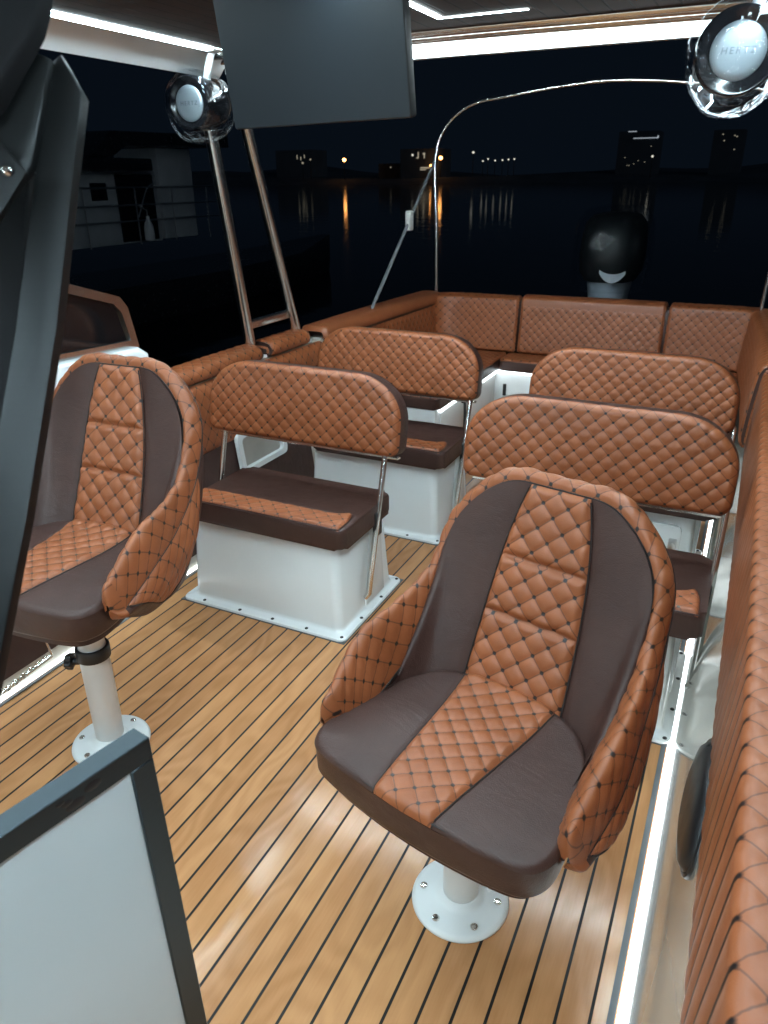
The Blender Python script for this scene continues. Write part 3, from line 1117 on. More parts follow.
    # quilted outer cheek on each arm
    for s in (-1, 1):
        ks = np.linspace(.50, .985, 70)
        hv = np.linspace(0, 1, 34)[:, None]
        lim = .93 * np.sin(PI * np.clip((ks - .46) / (.985 - .46), 0, 1) ** .75) ** .6
        lim = np.maximum(lim, .02)
        Uk = s * ks
        dk, ek = at(fd, Uk), at(fe, Uk)
        hh = hv * lim[None]
        Pk = dk[None] * (1 - hh[..., None]) + ek[None] * hh[..., None]
        axk = np.stack([np.sin(Uk * PI * .5), .9 * np.cos(Uk * PI * .5), 0 * Uk], -1)
        Pk = Pk + axk[None] * (.022 * np.sin(PI * hh))[..., None]
        slk = np.interp(Uk, U, sl)
        UVk = np.stack([np.tile((slk / .056)[None], (34, 1)), hh * .16 / .056], -1)
        de = np.minimum(np.minimum(hv, 1 - hv) * lim[None] * .16, 1)
        ck = surf('arm_cheek', Pk, UVk, M['quilt'], t, out=(s, 0, 0), amp=.003, mask=np.clip(de / .012, 0, 1), lift=.0025)
        bm = BM()
        tube(bm, [Vector(p) + Vector((s * .003, 0, 0)) for p in Pk[-1]], .002, 6)
        obj('seam', bm, M['thread'], ck)
    # ---- seat cushion: plan outline by front/back at each x
    def outline():
        pts = [(-.235, .06), (-.264, -.05), (-.277, -.125), (-.274, -.170), (-.252, -.203), (-.20, -.219), (-.10, -.231), (0, -.235), (.10, -.231), (.20, -.219), (.252, -.203), (.274, -.170), (.277, -.125), (.264, -.05), (.235, .06), (.17, .135), (.09, .158), (0, .163), (-.09, .158), (-.17, .135)]
        return [(p[0] * .965, p[1]) for p in catmull(pts, 6, closed=True)]
    ol = outline()
    zt = .482
    def seat_z(X, Y, d):
        return zt + .011 * np.clip(1 - (X / .27) ** 2, 0, 1) - roll(d, .013) + .014 * np.clip((Y - .02) / .14, 0, 1) ** 2 - .005 * np.clip((-Y - .14) / .1, 0, 1) ** 2
    def xedge(y):     # stripe half width
        k = np.clip((y + .24) / .40, 0, 1)
        return .066 + .046 * k
    pc = np.array(ol + ol[:1])
    def yspan(x):
        zz = []
        for a, b in zip(pc[:-1], pc[1:]):
            if (a[0] - x) * (b[0] - x) <= 0 and abs(a[0] - b[0]) > 1e-9:
                zz.append(a[1] + (b[1] - a[1]) * (x - a[0]) / (b[0] - a[0]))
        return min(zz), max(zz)
    def xspan(y):
        zz = []
        for a, b in zip(pc[:-1], pc[1:]):
            if (a[1] - y) * (b[1] - y) <= 0 and abs(a[1] - b[1]) > 1e-9:
                zz.append(a[0] + (b[0] - a[0]) * (y - a[1]) / (b[1] - a[1]))
        return min(zz), max(zz)
    # stripe grid
    ss = np.linspace(-1, 1, 60)
    rows = np.linspace(0, 1, 100)
    P = np.empty((100, 60, 3))
    for j, s in enumerate(ss):
        # front and back ends of this column
        yf, yb = yspan(s * .066)[0], yspan(s * .112)[1]
        ys = yf + (yb - yf) * rows
        P[:, j, 0] = s * xedge(ys)
        P[:, j, 1] = ys
    d = dist_to_poly(P[..., 0], P[..., 1], ol)
    P[..., 2] = seat_z(P[..., 0], P[..., 1], d)
    de = np.minimum((1 - np.abs(ss))[None] * xedge(P[..., 1]), np.minimum(rows, 1 - rows)[:, None] * .4)
    UV = np.stack([P[..., 0] / .052, P[..., 1] / .048], -1)
    bm = BM()
    n_ = len(ol)
    rg = []
    for z, s in ((.400, .93), (.402, .975), (.410, .995), (.452, 1.0), (zt - .0135, 1.0)):
        rg.append([bm.verts.new((off[0] + p[0] * s, off[1] + (p[1] + .04) * s - .04, z + dz + (.014 * np.clip((p[1] - .02) / .14, 0, 1) ** 2 - .005 * np.clip((-p[1] - .14) / .1, 0, 1) ** 2 + .011 * max(0, 1 - (p[0] / .27) ** 2) if z > .455 else 0))) for p in ol])
    for a, b in zip(rg, rg[1:]):
        for i in range(n_):
            bm.faces.new((a[i], a[(i + 1) % n_], b[(i + 1) % n_], b[i]))
    bm.faces.new(rg[0])
    cush = obj('seat_cushion', bm, M['brown'], t, ang=60)
    surf('seat_insert', P + off, UV, M['quilt'], cush, out=(0, 0, 1), amp=.006, mask=np.clip(de / .012, 0, 1), lift=.006 * np.clip(de / .01, 0, 1) ** .5)
    for s in (-1, 1):
        rows2 = np.linspace(0, 1, 60)
        P2 = np.empty((60, 50, 3))
        y_lo, y_hi = yspan(s * .066)[0], yspan(s * .112)[1]
        for i, k in enumerate(rows2):
            y = y_lo + (y_hi - y_lo) * k
            # stay inside outline
            yq = min(max(y, pc[:, 1].min() + .0005), pc[:, 1].max() - .0005)
            xo = xspan(yq)[1 if s > 0 else 0]
            xi = s * xedge(np.array(y))
            if s * xo < s * xi: xo = xi
            P2[i, :, 0] = np.linspace(xi, xo, 50)
            P2[i, :, 1] = y
        d = dist_to_poly(P2[..., 0], P2[..., 1], ol)
        P2[..., 2] = seat_z(P2[..., 0], P2[..., 1], d)
        e = np.abs(np.abs(P2[..., 0]) - xedge(P2[..., 1]))
        surf('seat_side', P2 + off, np.zeros((60, 50, 2)), M['brown'], cush, out=(0, 0, 1), lift=.004 * np.clip(e / .01, 0, 1) ** .5 - .001)
        bm = BM()
        ys = np.linspace(y_lo, y_hi, 40)
        xs = s * xedge(ys)
        dd = dist_to_poly(xs[None], ys[None], ol)[0]
        zs = seat_z(xs, ys, dd)
        tube(bm, [Vector((x, y, z + .001)) + Vector(off) for x, y, z in zip(xs, ys, zs)], .0018, 6)
        obj('seam', bm, M['thread'], cush)
    # seam round the top edge
    bm = BM()
    q = np.array(ol)
    dq = np.full(len(q), .0)
    tube(bm, [Vector((p[0] * .985, (p[1] + .04) * .985 - .04, seat_z(np.array(p[0]), np.array(p[1]), np.array(.0040)) + .0005)) + Vector(off) for p in ol], .0018, 6, closed=True)
    obj('edge_seam', bm, M['thread'], cush)
    # board under the seat and shell
    bm = BM()
    bo = [(p[0] * .93, (p[1] + .02) * .92 - .02) for p in ol]
    prism(bm, [(p[0] + off[0], p[1] + (.04 if p[1] > 0 else 0)) for p in bo], 2, .380 + dz, .398 + dz, .003, 1)
    obj('seat_board', bm, M['brown'], t)
    # pedestal
    bm = BM()
    top = .38 + dz
    lathe(bm, [(0, .020), (.040, .020), (.0405, .022), (.0405, top - .17), (.036, top - .165), (.036, top), (0, top)], 32)
    ped = obj('pedestal_column', bm, M['silverpaint'] if tall else M['whitebase'], t)
    bm = BM()
    lathe(bm, [(.110, .001), (.112, .004), (.110, .010), (.100, .015), (.060, .021), (.050, .026), (.0445, .034), (.0415, .036), (0, .036)], 56)
    bp = obj('base_plate', bm, M['whitebase'], t, ang=60)
    for k in range(6):
        a = R(60 * k + 24)
        bm = BM()
        c = (.086 * math.cos(a), .086 * math.sin(a), .016)
        lathe(bm, [(.0085, .000), (.0088, .003), (.0075, .005), (.0055, .0055), (.005, .003), (0, .003)], 14, c)
        obj('bolt', bm, M['steel'], bp)
    bm = BM()
    lathe(bm, [(.055, 0), (.085, .006), (.085, .012), (0, .012)], 32, (0, 0, top - .014))
    obj('mount_flange', bm, M['alu'], t)
    if tall:
        bm = BM()
        zc = top - .205
        lathe(bm, [(.0415, zc), (.046, zc + .001), (.0465, zc + .004), (.0465, zc + .034), (.045, zc + .037), (.037, zc + .038)], 32)
        col = obj('clamp_collar', bm, M['blackplastic'], t)
        bm = BM()
        kd = Vector((-.90, -.42, 0)).normalized()
        tm = Matrix.Translation((kd.x * .040, kd.y * .040, zc - .016)) @ kd.to_track_quat('Z', 'Y').to_matrix().to_4x4()
        lathe(bm, [(.010, 0), (.010, .018), (.012, .02), (.012, .022)], 14, mat=tm)
        star = [((.021 + .004 * math.cos(5 * a)) * math.cos(a), (.021 + .004 * math.cos(5 * a)) * math.sin(a)) for a in np.linspace(0, 2 * PI, 51)[:-1]]
        prism(bm, star, 2, .022, .040, .003, 2, mat=tm)
        obj('knob', bm, M['blackplastic'], col)
        bm = BM()
        tube(bm, [(-.036, -.018, top - .16), (-.037, -.017, top - .02)], .002, 6)
        obj('slot', bm, M['blackplastic'], ped)
    return t

helm_chair('quilted bucket chair on a low white pedestal, nearest the right side wall', (-.363, 1.125, 0), R(-13), 0.0, False, .006)
helm_chair('quilted bucket chair on a tall silver pedestal with black clamp', (-1.484, 1.168, 0), R(2), .135, True, -.040)

# ------------------------------------------------------------------ hardtop
roof = thing('hardtop', 'hardtop roof with dark ribbed ceiling, white edge and bright light strips', 'roof', (XC, .6, 1.9))
def led_run(lo, hi, axis, mat):
    """flat diffuser flush under the ceiling"""
    lo = (lo[0], lo[1], 1.9525)
    bm = BM()
    bm.faces.new([bm.verts.new(p) for p in ((lo[0], lo[1], 1.9525), (lo[0], hi[1], 1.9525), (hi[0], hi[1], 1.9525), (hi[0], lo[1], 1.9525))])
    o = RO('light_strip', bm, mat)
def RO(name, bm, mat, parent=None, **k):
    o = obj(name, bm, mat, parent or roof, **k)
    if parent is None: o.location = -roof.location
    return o
RX0, RX1, RY0, RY1 = -2.00, .10, -1.7, 2.68
bm = BM()
box(bm, (RX0 + .10, RY0, 1.955), (RX1 - .10, RY1 - .10, 1.975))
RO('ceiling_panel', bm, M['ceil'])
bm = BM()
box(bm, (RX0 - .06, RY0, 1.976), (RX1 + .06, RY1 + .05, 2.04), .02, 3)
RO('roof_skin', bm, M['white'])
for s, xo in ((-1, RX0), (1, RX1)):
    # white side cove: from the lip up to the ceiling
    pr = [(xo, 1.880), (xo + s * .03, 1.884), (xo + s * .045, 1.975), (xo - s * .085, 1.975), (xo - s * .095, 1.952), (xo - s * .03, 1.912), (xo - s * .012, 1.892)]
    bm = BM()
    prism(bm, pr, 1, RY0, RY1 - .02)
    cv_ = RO('side_cove', bm, M['white'])
    x0, x1 = sorted((xo - s * .108, xo - s * .130))
    led_run((x0, RY0 + .1, 1.944), (x1, RY1 - .14, 1.954), 1, M['led'])
    bm = BM()
    x2 = x0 - .005 if s < 0 else x1 + .002
    box(bm, (x2, RY0 + .1, 1.943), (x2 + .003, RY1 - .14, 1.9545))  # lip added to hold the strip's light off the side cove
    RO('strip_shade_lip', bm, M['whitebase'])
# central run and the cross run of the ceiling strips
led_run((XC - .010, RY0 + .1, 1.945), (XC + .010, 2.36, 1.954), 1, M['led'])
led_run((RX0 + .16, -.61, 1.945), (RX1 - .16, -.59, 1.954), 0, M['led'])
led_run((XC - .010, 2.370, 1.947), (-.70, 2.380, 1.954), 0, emit('cross_led', (.71, .92, 1.0), 60))
# stern edge: LED-lit fascia given its own glow, and two polished tubes inside
bm = BM()
prism(bm, [(RY1, 1.897), (RY1 + .03, 1.897), (RY1 + .05, 1.976), (RY1 - .10, 1.976), (RY1 - .10, 1.965), (RY1 - .004, 1.944)], 0, RX0 + .02, RX1 - .02)
RO('stern_fascia', bm, M['white'])
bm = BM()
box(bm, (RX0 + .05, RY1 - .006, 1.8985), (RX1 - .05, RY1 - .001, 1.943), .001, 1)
RO('fascia_glow_face', bm, M['fascia_glow'])
# unseen emitter added behind the fascia to brighten the stern sofa
bm = BM()
box(bm, (RX0 + .08, RY1 + .046, 1.900), (RX1 - .08, RY1 + .052, 1.936), .001, 1)
RO('aft_fill_panel', bm, M['aft_fill'])
for y, z, r in ((RY1 - .034, 1.958, .026), (RY1 - .098, 1.962, .023)):
    bm = BM()
    tube(bm, catmull([(RX0 + .03, y - .02, z - .012), (RX0 + .3, y, z - .004), (XC, y, z), (RX1 - .3, y, z - .004), (RX1 - .03, y - .02, z - .012)], 8), r, 16)
    RO('cross_tube', bm, M['steel'])
# grab frame on the left carrying the roof
legs = [((-2.10, 2.870, .745), (-2.085, 2.655, 1.90)), ((-2.10, 3.285, .745), (-2.06, 2.845, 1.90))]
fr_ = []
for a, b in legs:
    bm = BM()
    tube(bm, [a, b], .026, 20)
    fr_.append(RO('grab_frame_leg', bm, M['steel']))
    bm = BM()
    box(bm, (a[0] - .055, a[1] - .045, .743), (a[0] + .055, a[1] + .045, .760), .006, 2)
    obj('foot_plate', bm, M['white'], fr_[-1])
bm = BM()
def on_leg(k, z):
    a, b = Vector(legs[k][0]), Vector(legs[k][1])
    return a + (b - a) * ((z - a.z) / (b.z - a.z))
p, q = on_leg(0, .91), on_leg(1, .905)
box(bm, (p.x - .012, p.y + .012, .885), (p.x + .012, q.y - .012, .925), .004, 2)
RO('cross_plate', bm, M['steel'])
# matching frame at the front right, behind the camera, holds the roof up
for y in (-.9, -.5):
    for x in (-2.1, .19):
        bm = BM()
        tube(bm, [(x, y, .742 if x > 0 else 1.0), (x * .995, y + .1, 1.90)], .021, 14)
        RO('front_support', bm, M['steel'])
bm = BM()
tube(bm, [(.19, 2.9, .742), (.12, 2.62, 1.92)], .021, 14)
RO('grab_frame_leg', bm, M['steel'])

# ------------------------------------------------------------------ hanging monitor
def place_monitor():
    t = thing('monitor', 'flat dark monitor hanging below the ceiling', 'monitor', (-1.05, 1.80, 1.86))
    bl, br = Vector((-1.314, 1.800, 1.646)), Vector((-.796, 1.79, 1.655))
    # screen plane leans so that its top is nearer the camera
    u = (br - bl)
    Wd = u.length
    u.normalize()
    up0 = Vector((-.02, -.155, 1))
    v = (up0 - u * up0.dot(u)).normalized()
    nrm = u.cross(v).normalized()      # towards the camera when it points to -y
    if nrm.y > 0: nrm = -nrm
    Hh = .335
    m = Matrix((( u.x, v.x, nrm.x, bl.x), (u.y, v.y, nrm.y, bl.y), (u.z, v.z, nrm.z, bl.z), (0, 0, 0, 1)))
    m = Matrix.Translation(-Vector(t.location)) @ m
    bm = BM()
    prism(bm, rrect(0, Wd, 0, Hh, .006, .006, .006, .006, 4), 2, -.034, -.001, .004, 2, mat=m)
    body = obj('case', bm, M['blackplastic'], t)
    bm = BM()
    b = .0035
    bm.faces.new([bm.verts.new(m @ Vector((p[0], p[1], .0002))) for p in rrect(b, Wd - b, b, Hh - b, .004, .004, .004, .004, 4)])
    obj('screen', bm, M['screen'], t)
    bm = BM()
    box(bm, (Wd / 2 - .05, Hh / 2 - .05, -.09), (Wd / 2 + .05, Hh / 2 + .05, -.034), .006, 2, mat=m)
    c = m @ Vector((Wd / 2, Hh / 2, -.08))
    tube(bm, [c, Vector((c.x, c.y + .02, 1.955 - 1.86))], .016, 12)
    obj('mount', bm, M['alu'], t)
place_monitor()

# ------------------------------------------------------------------ wrapped tower speakers
def tower_speaker(label, loc, axis, up_to, rad=.083):
    t = thing('tower_speaker', label, 'speaker', loc, group='wrapped barrel speakers under the roof')
    q = Vector(axis).normalized().to_track_quat('Z', 'Y').to_matrix().to_4x4()
    s = rad / .083
    bm = BM()
    lathe(bm, [(0, -.235 * s), (.030 * s, -.232 * s), (.062 * s, -.205 * s), (.088 * s, -.15 * s), (.100 * s, -.08 * s), (.103 * s, -.03 * s), (.102 * s, -.012 * s), (.098 * s, .000)], 48, mat=q)
    obj('barrel', bm, M['blackgloss'], t)
    bm = BM()
    lathe(bm, [(.098 * s, -.002), (.100 * s, .006 * s), (.096 * s, .011 * s), (.088 * s, .010 * s), (.080 * s, .005 * s), (.064 * s, .001 * s)], 48, mat=q)
    obj('bezel', bm, M['blackgloss'], t)
    bm = BM()
    lathe(bm, [(0, .008 * s), (.050 * s, .0075 * s), (.0625 * s, .006 * s), (.066 * s, .003 * s), (.067 * s, 0)], 56, mat=q)
    dk = obj('silver_disc', bm, M['silver'], t)
    # lettering, upright in the disc plane
    ax = Vector(axis).normalized()
    up = Vector((0, 0, 1)); up = (up - ax * up.dot(ax)).normalized()
    rt = up.cross(ax)
    mm = Matrix(((rt.x, up.x, ax.x, 0), (rt.y, up.y, ax.y, 0), (rt.z, up.z, ax.z, 0), (0, 0, 0, 1)))
    bm = text_bm('HERTZ', .022 * s, .0004, .12, 1.35)
    for v in bm.verts:
        v.co = mm @ (v.co + Vector((0, 0, .0085 * s)))
    obj('lettering', bm, M['badge'], dk, recalc=False)
    # crinkled clear film gathered round the barrel
    nu, nv = 110, 60
    prof = np.array(catmull([(.0, .030), (.05, .030), (.092, .026), (.116, .010), (.124, -.03), (.122, -.09), (.108, -.165), (.075, -.225), (.03, -.255), (0.001, -.26)], 10)) * s
    sl = np.linspace(0, len(prof) - 1, nv)
    pr = np.interp(sl, range(len(prof)), prof[:, 0]); pz = np.interp(sl, range(len(prof)), prof[:, 1])
    th = np.linspace(0, 2 * PI, nu)
    ph = rng.uniform(0, 6.28, 6)
    wr = sum(np.sin(k * th + ph[i]) / (k ** .5) for i, k in enumerate((5, 9, 14, 23, 31, 40)))
    wr[-1] = wr[0]
    amp = .0018 * s * np.clip(pr / (.1 * s), 0, 1) * np.clip((.03 * s - pz) / (.05 * s), 0.15, 1)
    rr = pr[:, None] + amp[:, None] * wr[None] + .002 * s * np.sin(pz / s * 60)[:, None] * np.sin(3 * th + ph[0])[None] * np.clip(pr / (.1 * s), 0, 1)[:, None]
    P = np.stack([rr * np.cos(th)[None], rr * np.sin(th)[None], np.tile(pz[:, None], (1, nu))], -1)
    Pq = P @ np.array(q.to_3x3()).T
    Pq[..., 2] = np.where(Pq[..., 2] < 0, Pq[..., 2] * 1.22, Pq[..., 2])
    surf('plastic_wrap', Pq, np.zeros((nv, nu, 2)), M['film'], t, away=(0, 0, 0))
    # bracket up to the roof
    bm = BM()
    e = Vector(up_to) - Vector(loc)
    b0 = q @ Vector((0, 0, -.09 * s))
    d = (e - b0).normalized()
    tube(bm, [b0 + d * .095 * s, e], .014, 12)
    box(bm, (e.x - .03, e.y - .03, e.z - .012), (e.x + .03, e.y + .03, e.z), .004, 2)
    obj('bracket', bm, M['whitebase'], t)
    return t
tower_speaker('smaller looking barrel speaker in crinkled clear film beside the monitor and grab frame', (-1.965, 2.43, 1.780), (.05, -1, -.03), (-1.90, 2.50, 1.955), rad=.074)
tower_speaker('large barrel speaker in clear film hanging near the camera at the upper right', (-.122, 2.08, 1.780), (.10, -1, -.04), (-.08, 2.18, 1.955), rad=.074)

# ------------------------------------------------------------------ windscreen wing on the left
ws = thing('windscreen_wing', 'dark side window in a brown-tinted steel frame on the white left coaming', 'window', (-2.06, 1.6, .97))
def W3(y, z, x=-2.06): return Vector((x - ws.location.x, y - ws.location.y, z - ws.location.z))
outer = [(.3, 1.62), (2.035, 1.130), (2.060, 1.105), (2.055, .970), (.3, 1.030)]
outer = [(-.2, 1.05), (-.2, 1.70), (1.78, 1.225), (2.025, 1.145), (2.055, 1.105), (2.085, .955), (1.2, .99)]
inner_ = [(-.15, 1.08), (-.15, 1.66), (1.77, 1.195), (1.99, 1.125), (2.022, 1.090), (2.048, .985), (1.2, 1.018)]
bm = BM()
n = len(outer)
rg = []
for x, pl in ((.016, outer), (.016, inner_), (-.016, inner_), (-.016, outer)):
    rg.append([bm.verts.new(W3(p[0], p[1], -2.06 + x)) for p in pl])
for a, b in zip(rg, rg[1:] + rg[:1]):
    for i in range(n):
        bm.faces.new((a[i], a[(i + 1) % n], b[(i + 1) % n], b[i]))
obj('frame', bm, M['steel'], ws, ang=20)
bm = BM()
prism(bm, [(p[0] - ws.location.y, p[1] - ws.location.z) for p in inner_], 0, -.004, .004)
obj('glass', bm, M['darkglass'], ws)

# ------------------------------------------------------------------ foreground: pale door and dark window post
dp = thing('console_door', 'pale glossy door panel in a grey aluminium frame, close to the camera at lower left', 'door', (-.60, .40, 0))
# corner at the top rear; door leaf stands almost upright, seen from its right-hand face
Pc = Vector((-.527, .465, .95))
h = 1.525 - .18 * 1.0
ray1 = Vector((-.462, .430, -1))
Pb = Vector((0, 0, 1.5252)) + ray1 * 1.10
ed = (Pb - Pc)
Pl = Vector((-.560, .295, .95))
al = (Pl - Pc).normalized()
dn = (ed - al * ed.dot(al)).normalized()
nn = al.cross(dn).normalized()
if nn.x < 0: nn = -nn
m = Matrix(((al.x, dn.x, nn.x, Pc.x + .60), (al.y, dn.y, nn.y, Pc.y - .40), (al.z, dn.z, nn.z, Pc.z), (0, 0, 0, 1)))
LW, LH, FW = .62, .90, .030
bm = BM()
T0, T1 = -.030, 0.0
for lo, hi in (((0, 0), (LW, FW)), ((0, LH - FW), (LW, LH)), ((0, FW), (FW, LH - FW)), ((LW - FW, FW), (LW, LH - FW))):
    box(bm, (lo[0], lo[1], T0), (hi[0], hi[1], T1), .0015, 1, mat=m)
obj('frame', bm, M['darkalu'], dp)
bm = BM()
box(bm, (FW - .002, FW - .002, -.020), (LW - FW + .002, LH - FW + .002, -.004), mat=m)
obj('panel', bm, M['pale_panel'], dp)
bm = BM()
for (a, b, r) in ((.075, .012, .006), (.097, .020, .0065), (.112, .008, .003), (.105, .013, .004)):
    lathe(bm, [(0, .0014), (r, .0006), (r * 1.2, .0002)], 10, mat=m @ Matrix.Translation((a, b, 0)) @ Matrix.Diagonal((1.5, .8, 1, 1)))
obj('grease_mark', bm, M['blackplastic'], dp)

def cam_pt(px, py, d):
    """point at distance d along the optical axis that sits where the photograph shows it"""
    return CAM + cf_ * d + cr_ * ((px - 384) / 730 * d) + cd_ * ((py - 512) / 730 * d)
post = thing('window_post', 'dark metal windscreen post with a hinge plate, close to the camera at the left edge', 'post', cam_pt(20, 660, .62))
PL = Vector(post.location)
def slab(pts, d0, thick, lean=0.0, bev=.003):
    """outline on a plane facing the cockpit, with its own thickness"""
    bm = BM()
    A = [cam_pt(x, y, d0 + lean * (y - 300) / 300) - PL for x, y in pts]
    nrm = (A[1] - A[0]).cross(A[2] - A[0]).normalized()
    if nrm.dot(cf_) < 0: nrm = -nrm
    a = [bm.verts.new(p) for p in A]
    b = [bm.verts.new(p + nrm * thick) for p in A]
    fs = [bm.faces.new(a), bm.faces.new(b[::-1])]
    for i in range(len(a)):
        fs.append(bm.faces.new((a[i], b[i], b[(i + 1) % len(a)], a[(i + 1) % len(a)])))
    bmesh.ops.bevel(bm, geom=list(fs[0].edges), offset=bev, segments=2, profile=.5, affect='EDGES')
    return bm
obj('upright', slab([(36, 170), (52, 60), (60, 53), (82, 92), (77, 135), (56, 330), (26, 520), (-8, 700), (-44, 700), (-8, 470), (16, 330)], .60, .014), M['postmetal'], post)
obj('backing_strip', slab([(-60, 700), (-60, 120), (30, 168), (20, 330), (-6, 470), (-36, 700)], .622, .02), M['matteblack'], post)
obj('header', slab([(-60, 150), (-60, -60), (44, -60), (40, -5), (33, 22), (26, 36), (-8, 96)], .56, .02, 0, .006), M['matteblack'], post)
obj('lower_header', slab([(-60, 300), (-60, 112), (-4, 106), (30, 48), (50, 58), (32, 166), (2, 205), (-30, 260)], .592, .008), M['postmetal'], post)
hp = obj('hinge_plate', slab([(-60, 290), (-60, 120), (0, 142), (26, 172), (0, 214), (-30, 262)], .575, .006, 0, .001), M['postmetal'], post)
bm = BM()
cpt = cam_pt(7, 171, .573) - PL
lathe(bm, [(0, .004), (.0025, .0035), (.0042, .001), (.0045, 0)], 16, mat=Matrix.Translation(cpt) @ (-cf_).to_track_quat('Z', 'Y').to_matrix().to_4x4())
obj('rivet', bm, M['steel'], hp)

# ------------------------------------------------------------------ stern arch, strap, outboard
arch = thing('stern_arch', 'thin steel tube arch standing over the stern sofa', 'arch', (XC, 5.0, .74))
half = [(-2.00, 4.95, .742), (-2.01, 4.955, 1.2), (-2.03, 4.96, 1.62), (-1.97, 4.97, 1.82), (-1.80, 4.98, 1.945), (-1.55, 4.99, 1.985), (-1.25, 5.0, 2.02)]
pts = half + [(XC, 5.0, 2.035)] + [(2 * XC - x, y, z) for x, y, z in half[::-1]]
bm = BM()
tube(bm, [Vector(p) - arch.location for p in catmull(pts, 8)], .0125, 12)
obj('tube', bm, M['steel'], arch)
bm = BM()
for x, y, z in ((-2.03, 4.96, 1.63), (-1.02, 5.0, 2.035)):
    tube(bm, [Vector((x, y, z - .035)) - arch.location, Vector((x, y, z + .035)) - arch.location] if z < 1.8 else [Vector((x - .04, y, z)) - arch.location, Vector((x + .04, y, z)) - arch.location], .016, 12)
obj('joint_sleeve', bm, M['steel'], arch)
st = thing('stay_strap', 'grey stay strap running from the left coaming up to the stern arch', 'strap', (-2.06, 4.02, .77))
bm = BM()
s0, s1 = Vector((-2.06, 4.05, .78)), Vector((-2.02, 4.95, 1.63))
tube(bm, [Vector((0, 0, 0)), s1 - s0], .010, 8)
obj('webbing', bm, M['strap'], st)
bm = BM()
c = (s1 - s0) * .60
box(bm, (c.x - .02, c.y - .03, c.z - .06), (c.x + .02, c.y + .03, c.z + .06), .012, 2)
obj('buckle', bm, M['buckle'], st)
bm = BM()
lathe(bm, [(0, .03), (.012, .03), (.018, .0), (.03, -.008), (.03, -.03), (0, -.03)], 16)
obj('eye_plate', bm, M['steel'], st)

ob = thing('outboard_motor', 'dark outboard motor behind the stern sofa, wrapped in clear plastic', 'motor', (-.93, 5.62, WZ))
def OB(z, hw, hd, yc, n=28):
    out = []
    for k in range(n):
        a = 2 * PI * k / n
        cx, sy = math.cos(a), math.sin(a)
        out.append(Vector((hw * math.copysign(abs(cx) ** .75, cx), yc + hd * math.copysign(abs(sy) ** .8, sy), z - WZ)))
    return out
def loft(secs):
    bm = BM()
    rg = [[bm.verts.new(p) for p in s] for s in secs]
    for a, b in zip(rg, rg[1:]):
        for i in range(len(a)):
            bm.faces.new((a[i], a[(i + 1) % len(a)], b[(i + 1) % len(a)], b[i]))
    bm.faces.new(rg[0]); bm.faces.new(rg[-1][::-1])
    return bm
obj('cowl', loft([OB(.86, .17, .27, 0), OB(.92, .205, .31, 0), OB(1.02, .215, .33, 0), OB(1.16, .21, .32, .01), OB(1.24, .195, .29, .02), OB(1.285, .155, .23, .03), OB(1.30, .08, .12, .04)]), M['cowl'], ob)
obj('midsection', loft([OB(-.80, .05, .12, .05), OB(.1, .08, .15, .03), OB(.6, .11, .2, .0), OB(.86, .15, .25, 0)]), pbr('grey_motor_leg', (.20, .22, .25), .35), ob)
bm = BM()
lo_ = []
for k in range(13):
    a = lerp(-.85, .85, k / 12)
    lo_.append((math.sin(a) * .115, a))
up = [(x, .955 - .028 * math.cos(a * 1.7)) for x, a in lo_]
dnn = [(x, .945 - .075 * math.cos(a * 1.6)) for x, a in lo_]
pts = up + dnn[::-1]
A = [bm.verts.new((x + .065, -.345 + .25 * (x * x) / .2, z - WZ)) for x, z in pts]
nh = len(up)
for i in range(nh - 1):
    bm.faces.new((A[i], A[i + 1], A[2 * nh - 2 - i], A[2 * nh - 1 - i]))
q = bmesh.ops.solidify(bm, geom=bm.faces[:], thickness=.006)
obj('crescent_glint', bm, M['cowl_glint'], ob)  # white crescent put on the cowl to imitate the LED reflection
secs = []
for z, hw_, hd_ in ((.80, .24, .35), (.95, .26, .375), (1.10, .255, .37), (1.24, .245, .34), (1.32, .20, .27), (1.345, .10, .14)):
    s = OB(z, hw_, hd_, .01, 48)
    for k, p in enumerate(s):
        f = 1 + .03 * math.sin(k * 1.7 + z * 5) + .02 * math.sin(k * 3.1 - z * 9)
        p.x *= f; p.y *= f
    secs.append(s)
obj('plastic_wrap', loft(secs), M['film_dim'], ob)
bm = BM()
box(bm, (-.16, -.42, .35), (.16, -.16, 1.15), .02, 2)
obj('mount_bracket', bm, M['blackplastic'], ob)

# ------------------------------------------------------------------ moored yacht to the left
ya = thing('moored_yacht', 'dim grey motor yacht moored in the dark at the left, with railings', 'boat', (-9.6, 9.5, WZ))
YX = -9.0
def YB(lo, hi, b=.02): 
    bm = BM()
    box(bm, (lo[0] + 9.6, lo[1] - 9.5, lo[2] - WZ), (hi[0] + 9.6, hi[1] - 9.5, hi[2] - WZ), b, 2)
    return bm
bm = BM()
secs = []
for y, hw_, sh in ((5.0, .9, 0), (7.0, 1.05, 0), (11.0, 1.05, 0), (14, .85, .05), (16.5, .1, .25)):
    secs.append([Vector((x * hw_ - .4 * (1 - 1), y - 9.5, z + sh)) for x, z in ((-1, .60), (1, .60), (1.02, .5), (.92, 0.0), (.5, -.3), (-.5, -.3), (-.92, 0), (-1.02, .5))])
obj('hull', loft(secs), M['yachtdark'], ya)
obj('cabin', YB((-10.3, 5.2, .60), (-9.15, 10.25, 1.66)), M['yacht'], ya)
obj('aft_panel', YB((-10.3, 10.55, .60), (-9.35, 11.42, 2.02)), M['yacht'], ya)
obj('upper_deck', YB((-10.8, 4.0, 2.25), (-9.6, 8.6, 3.9)), M['yacht'], ya)
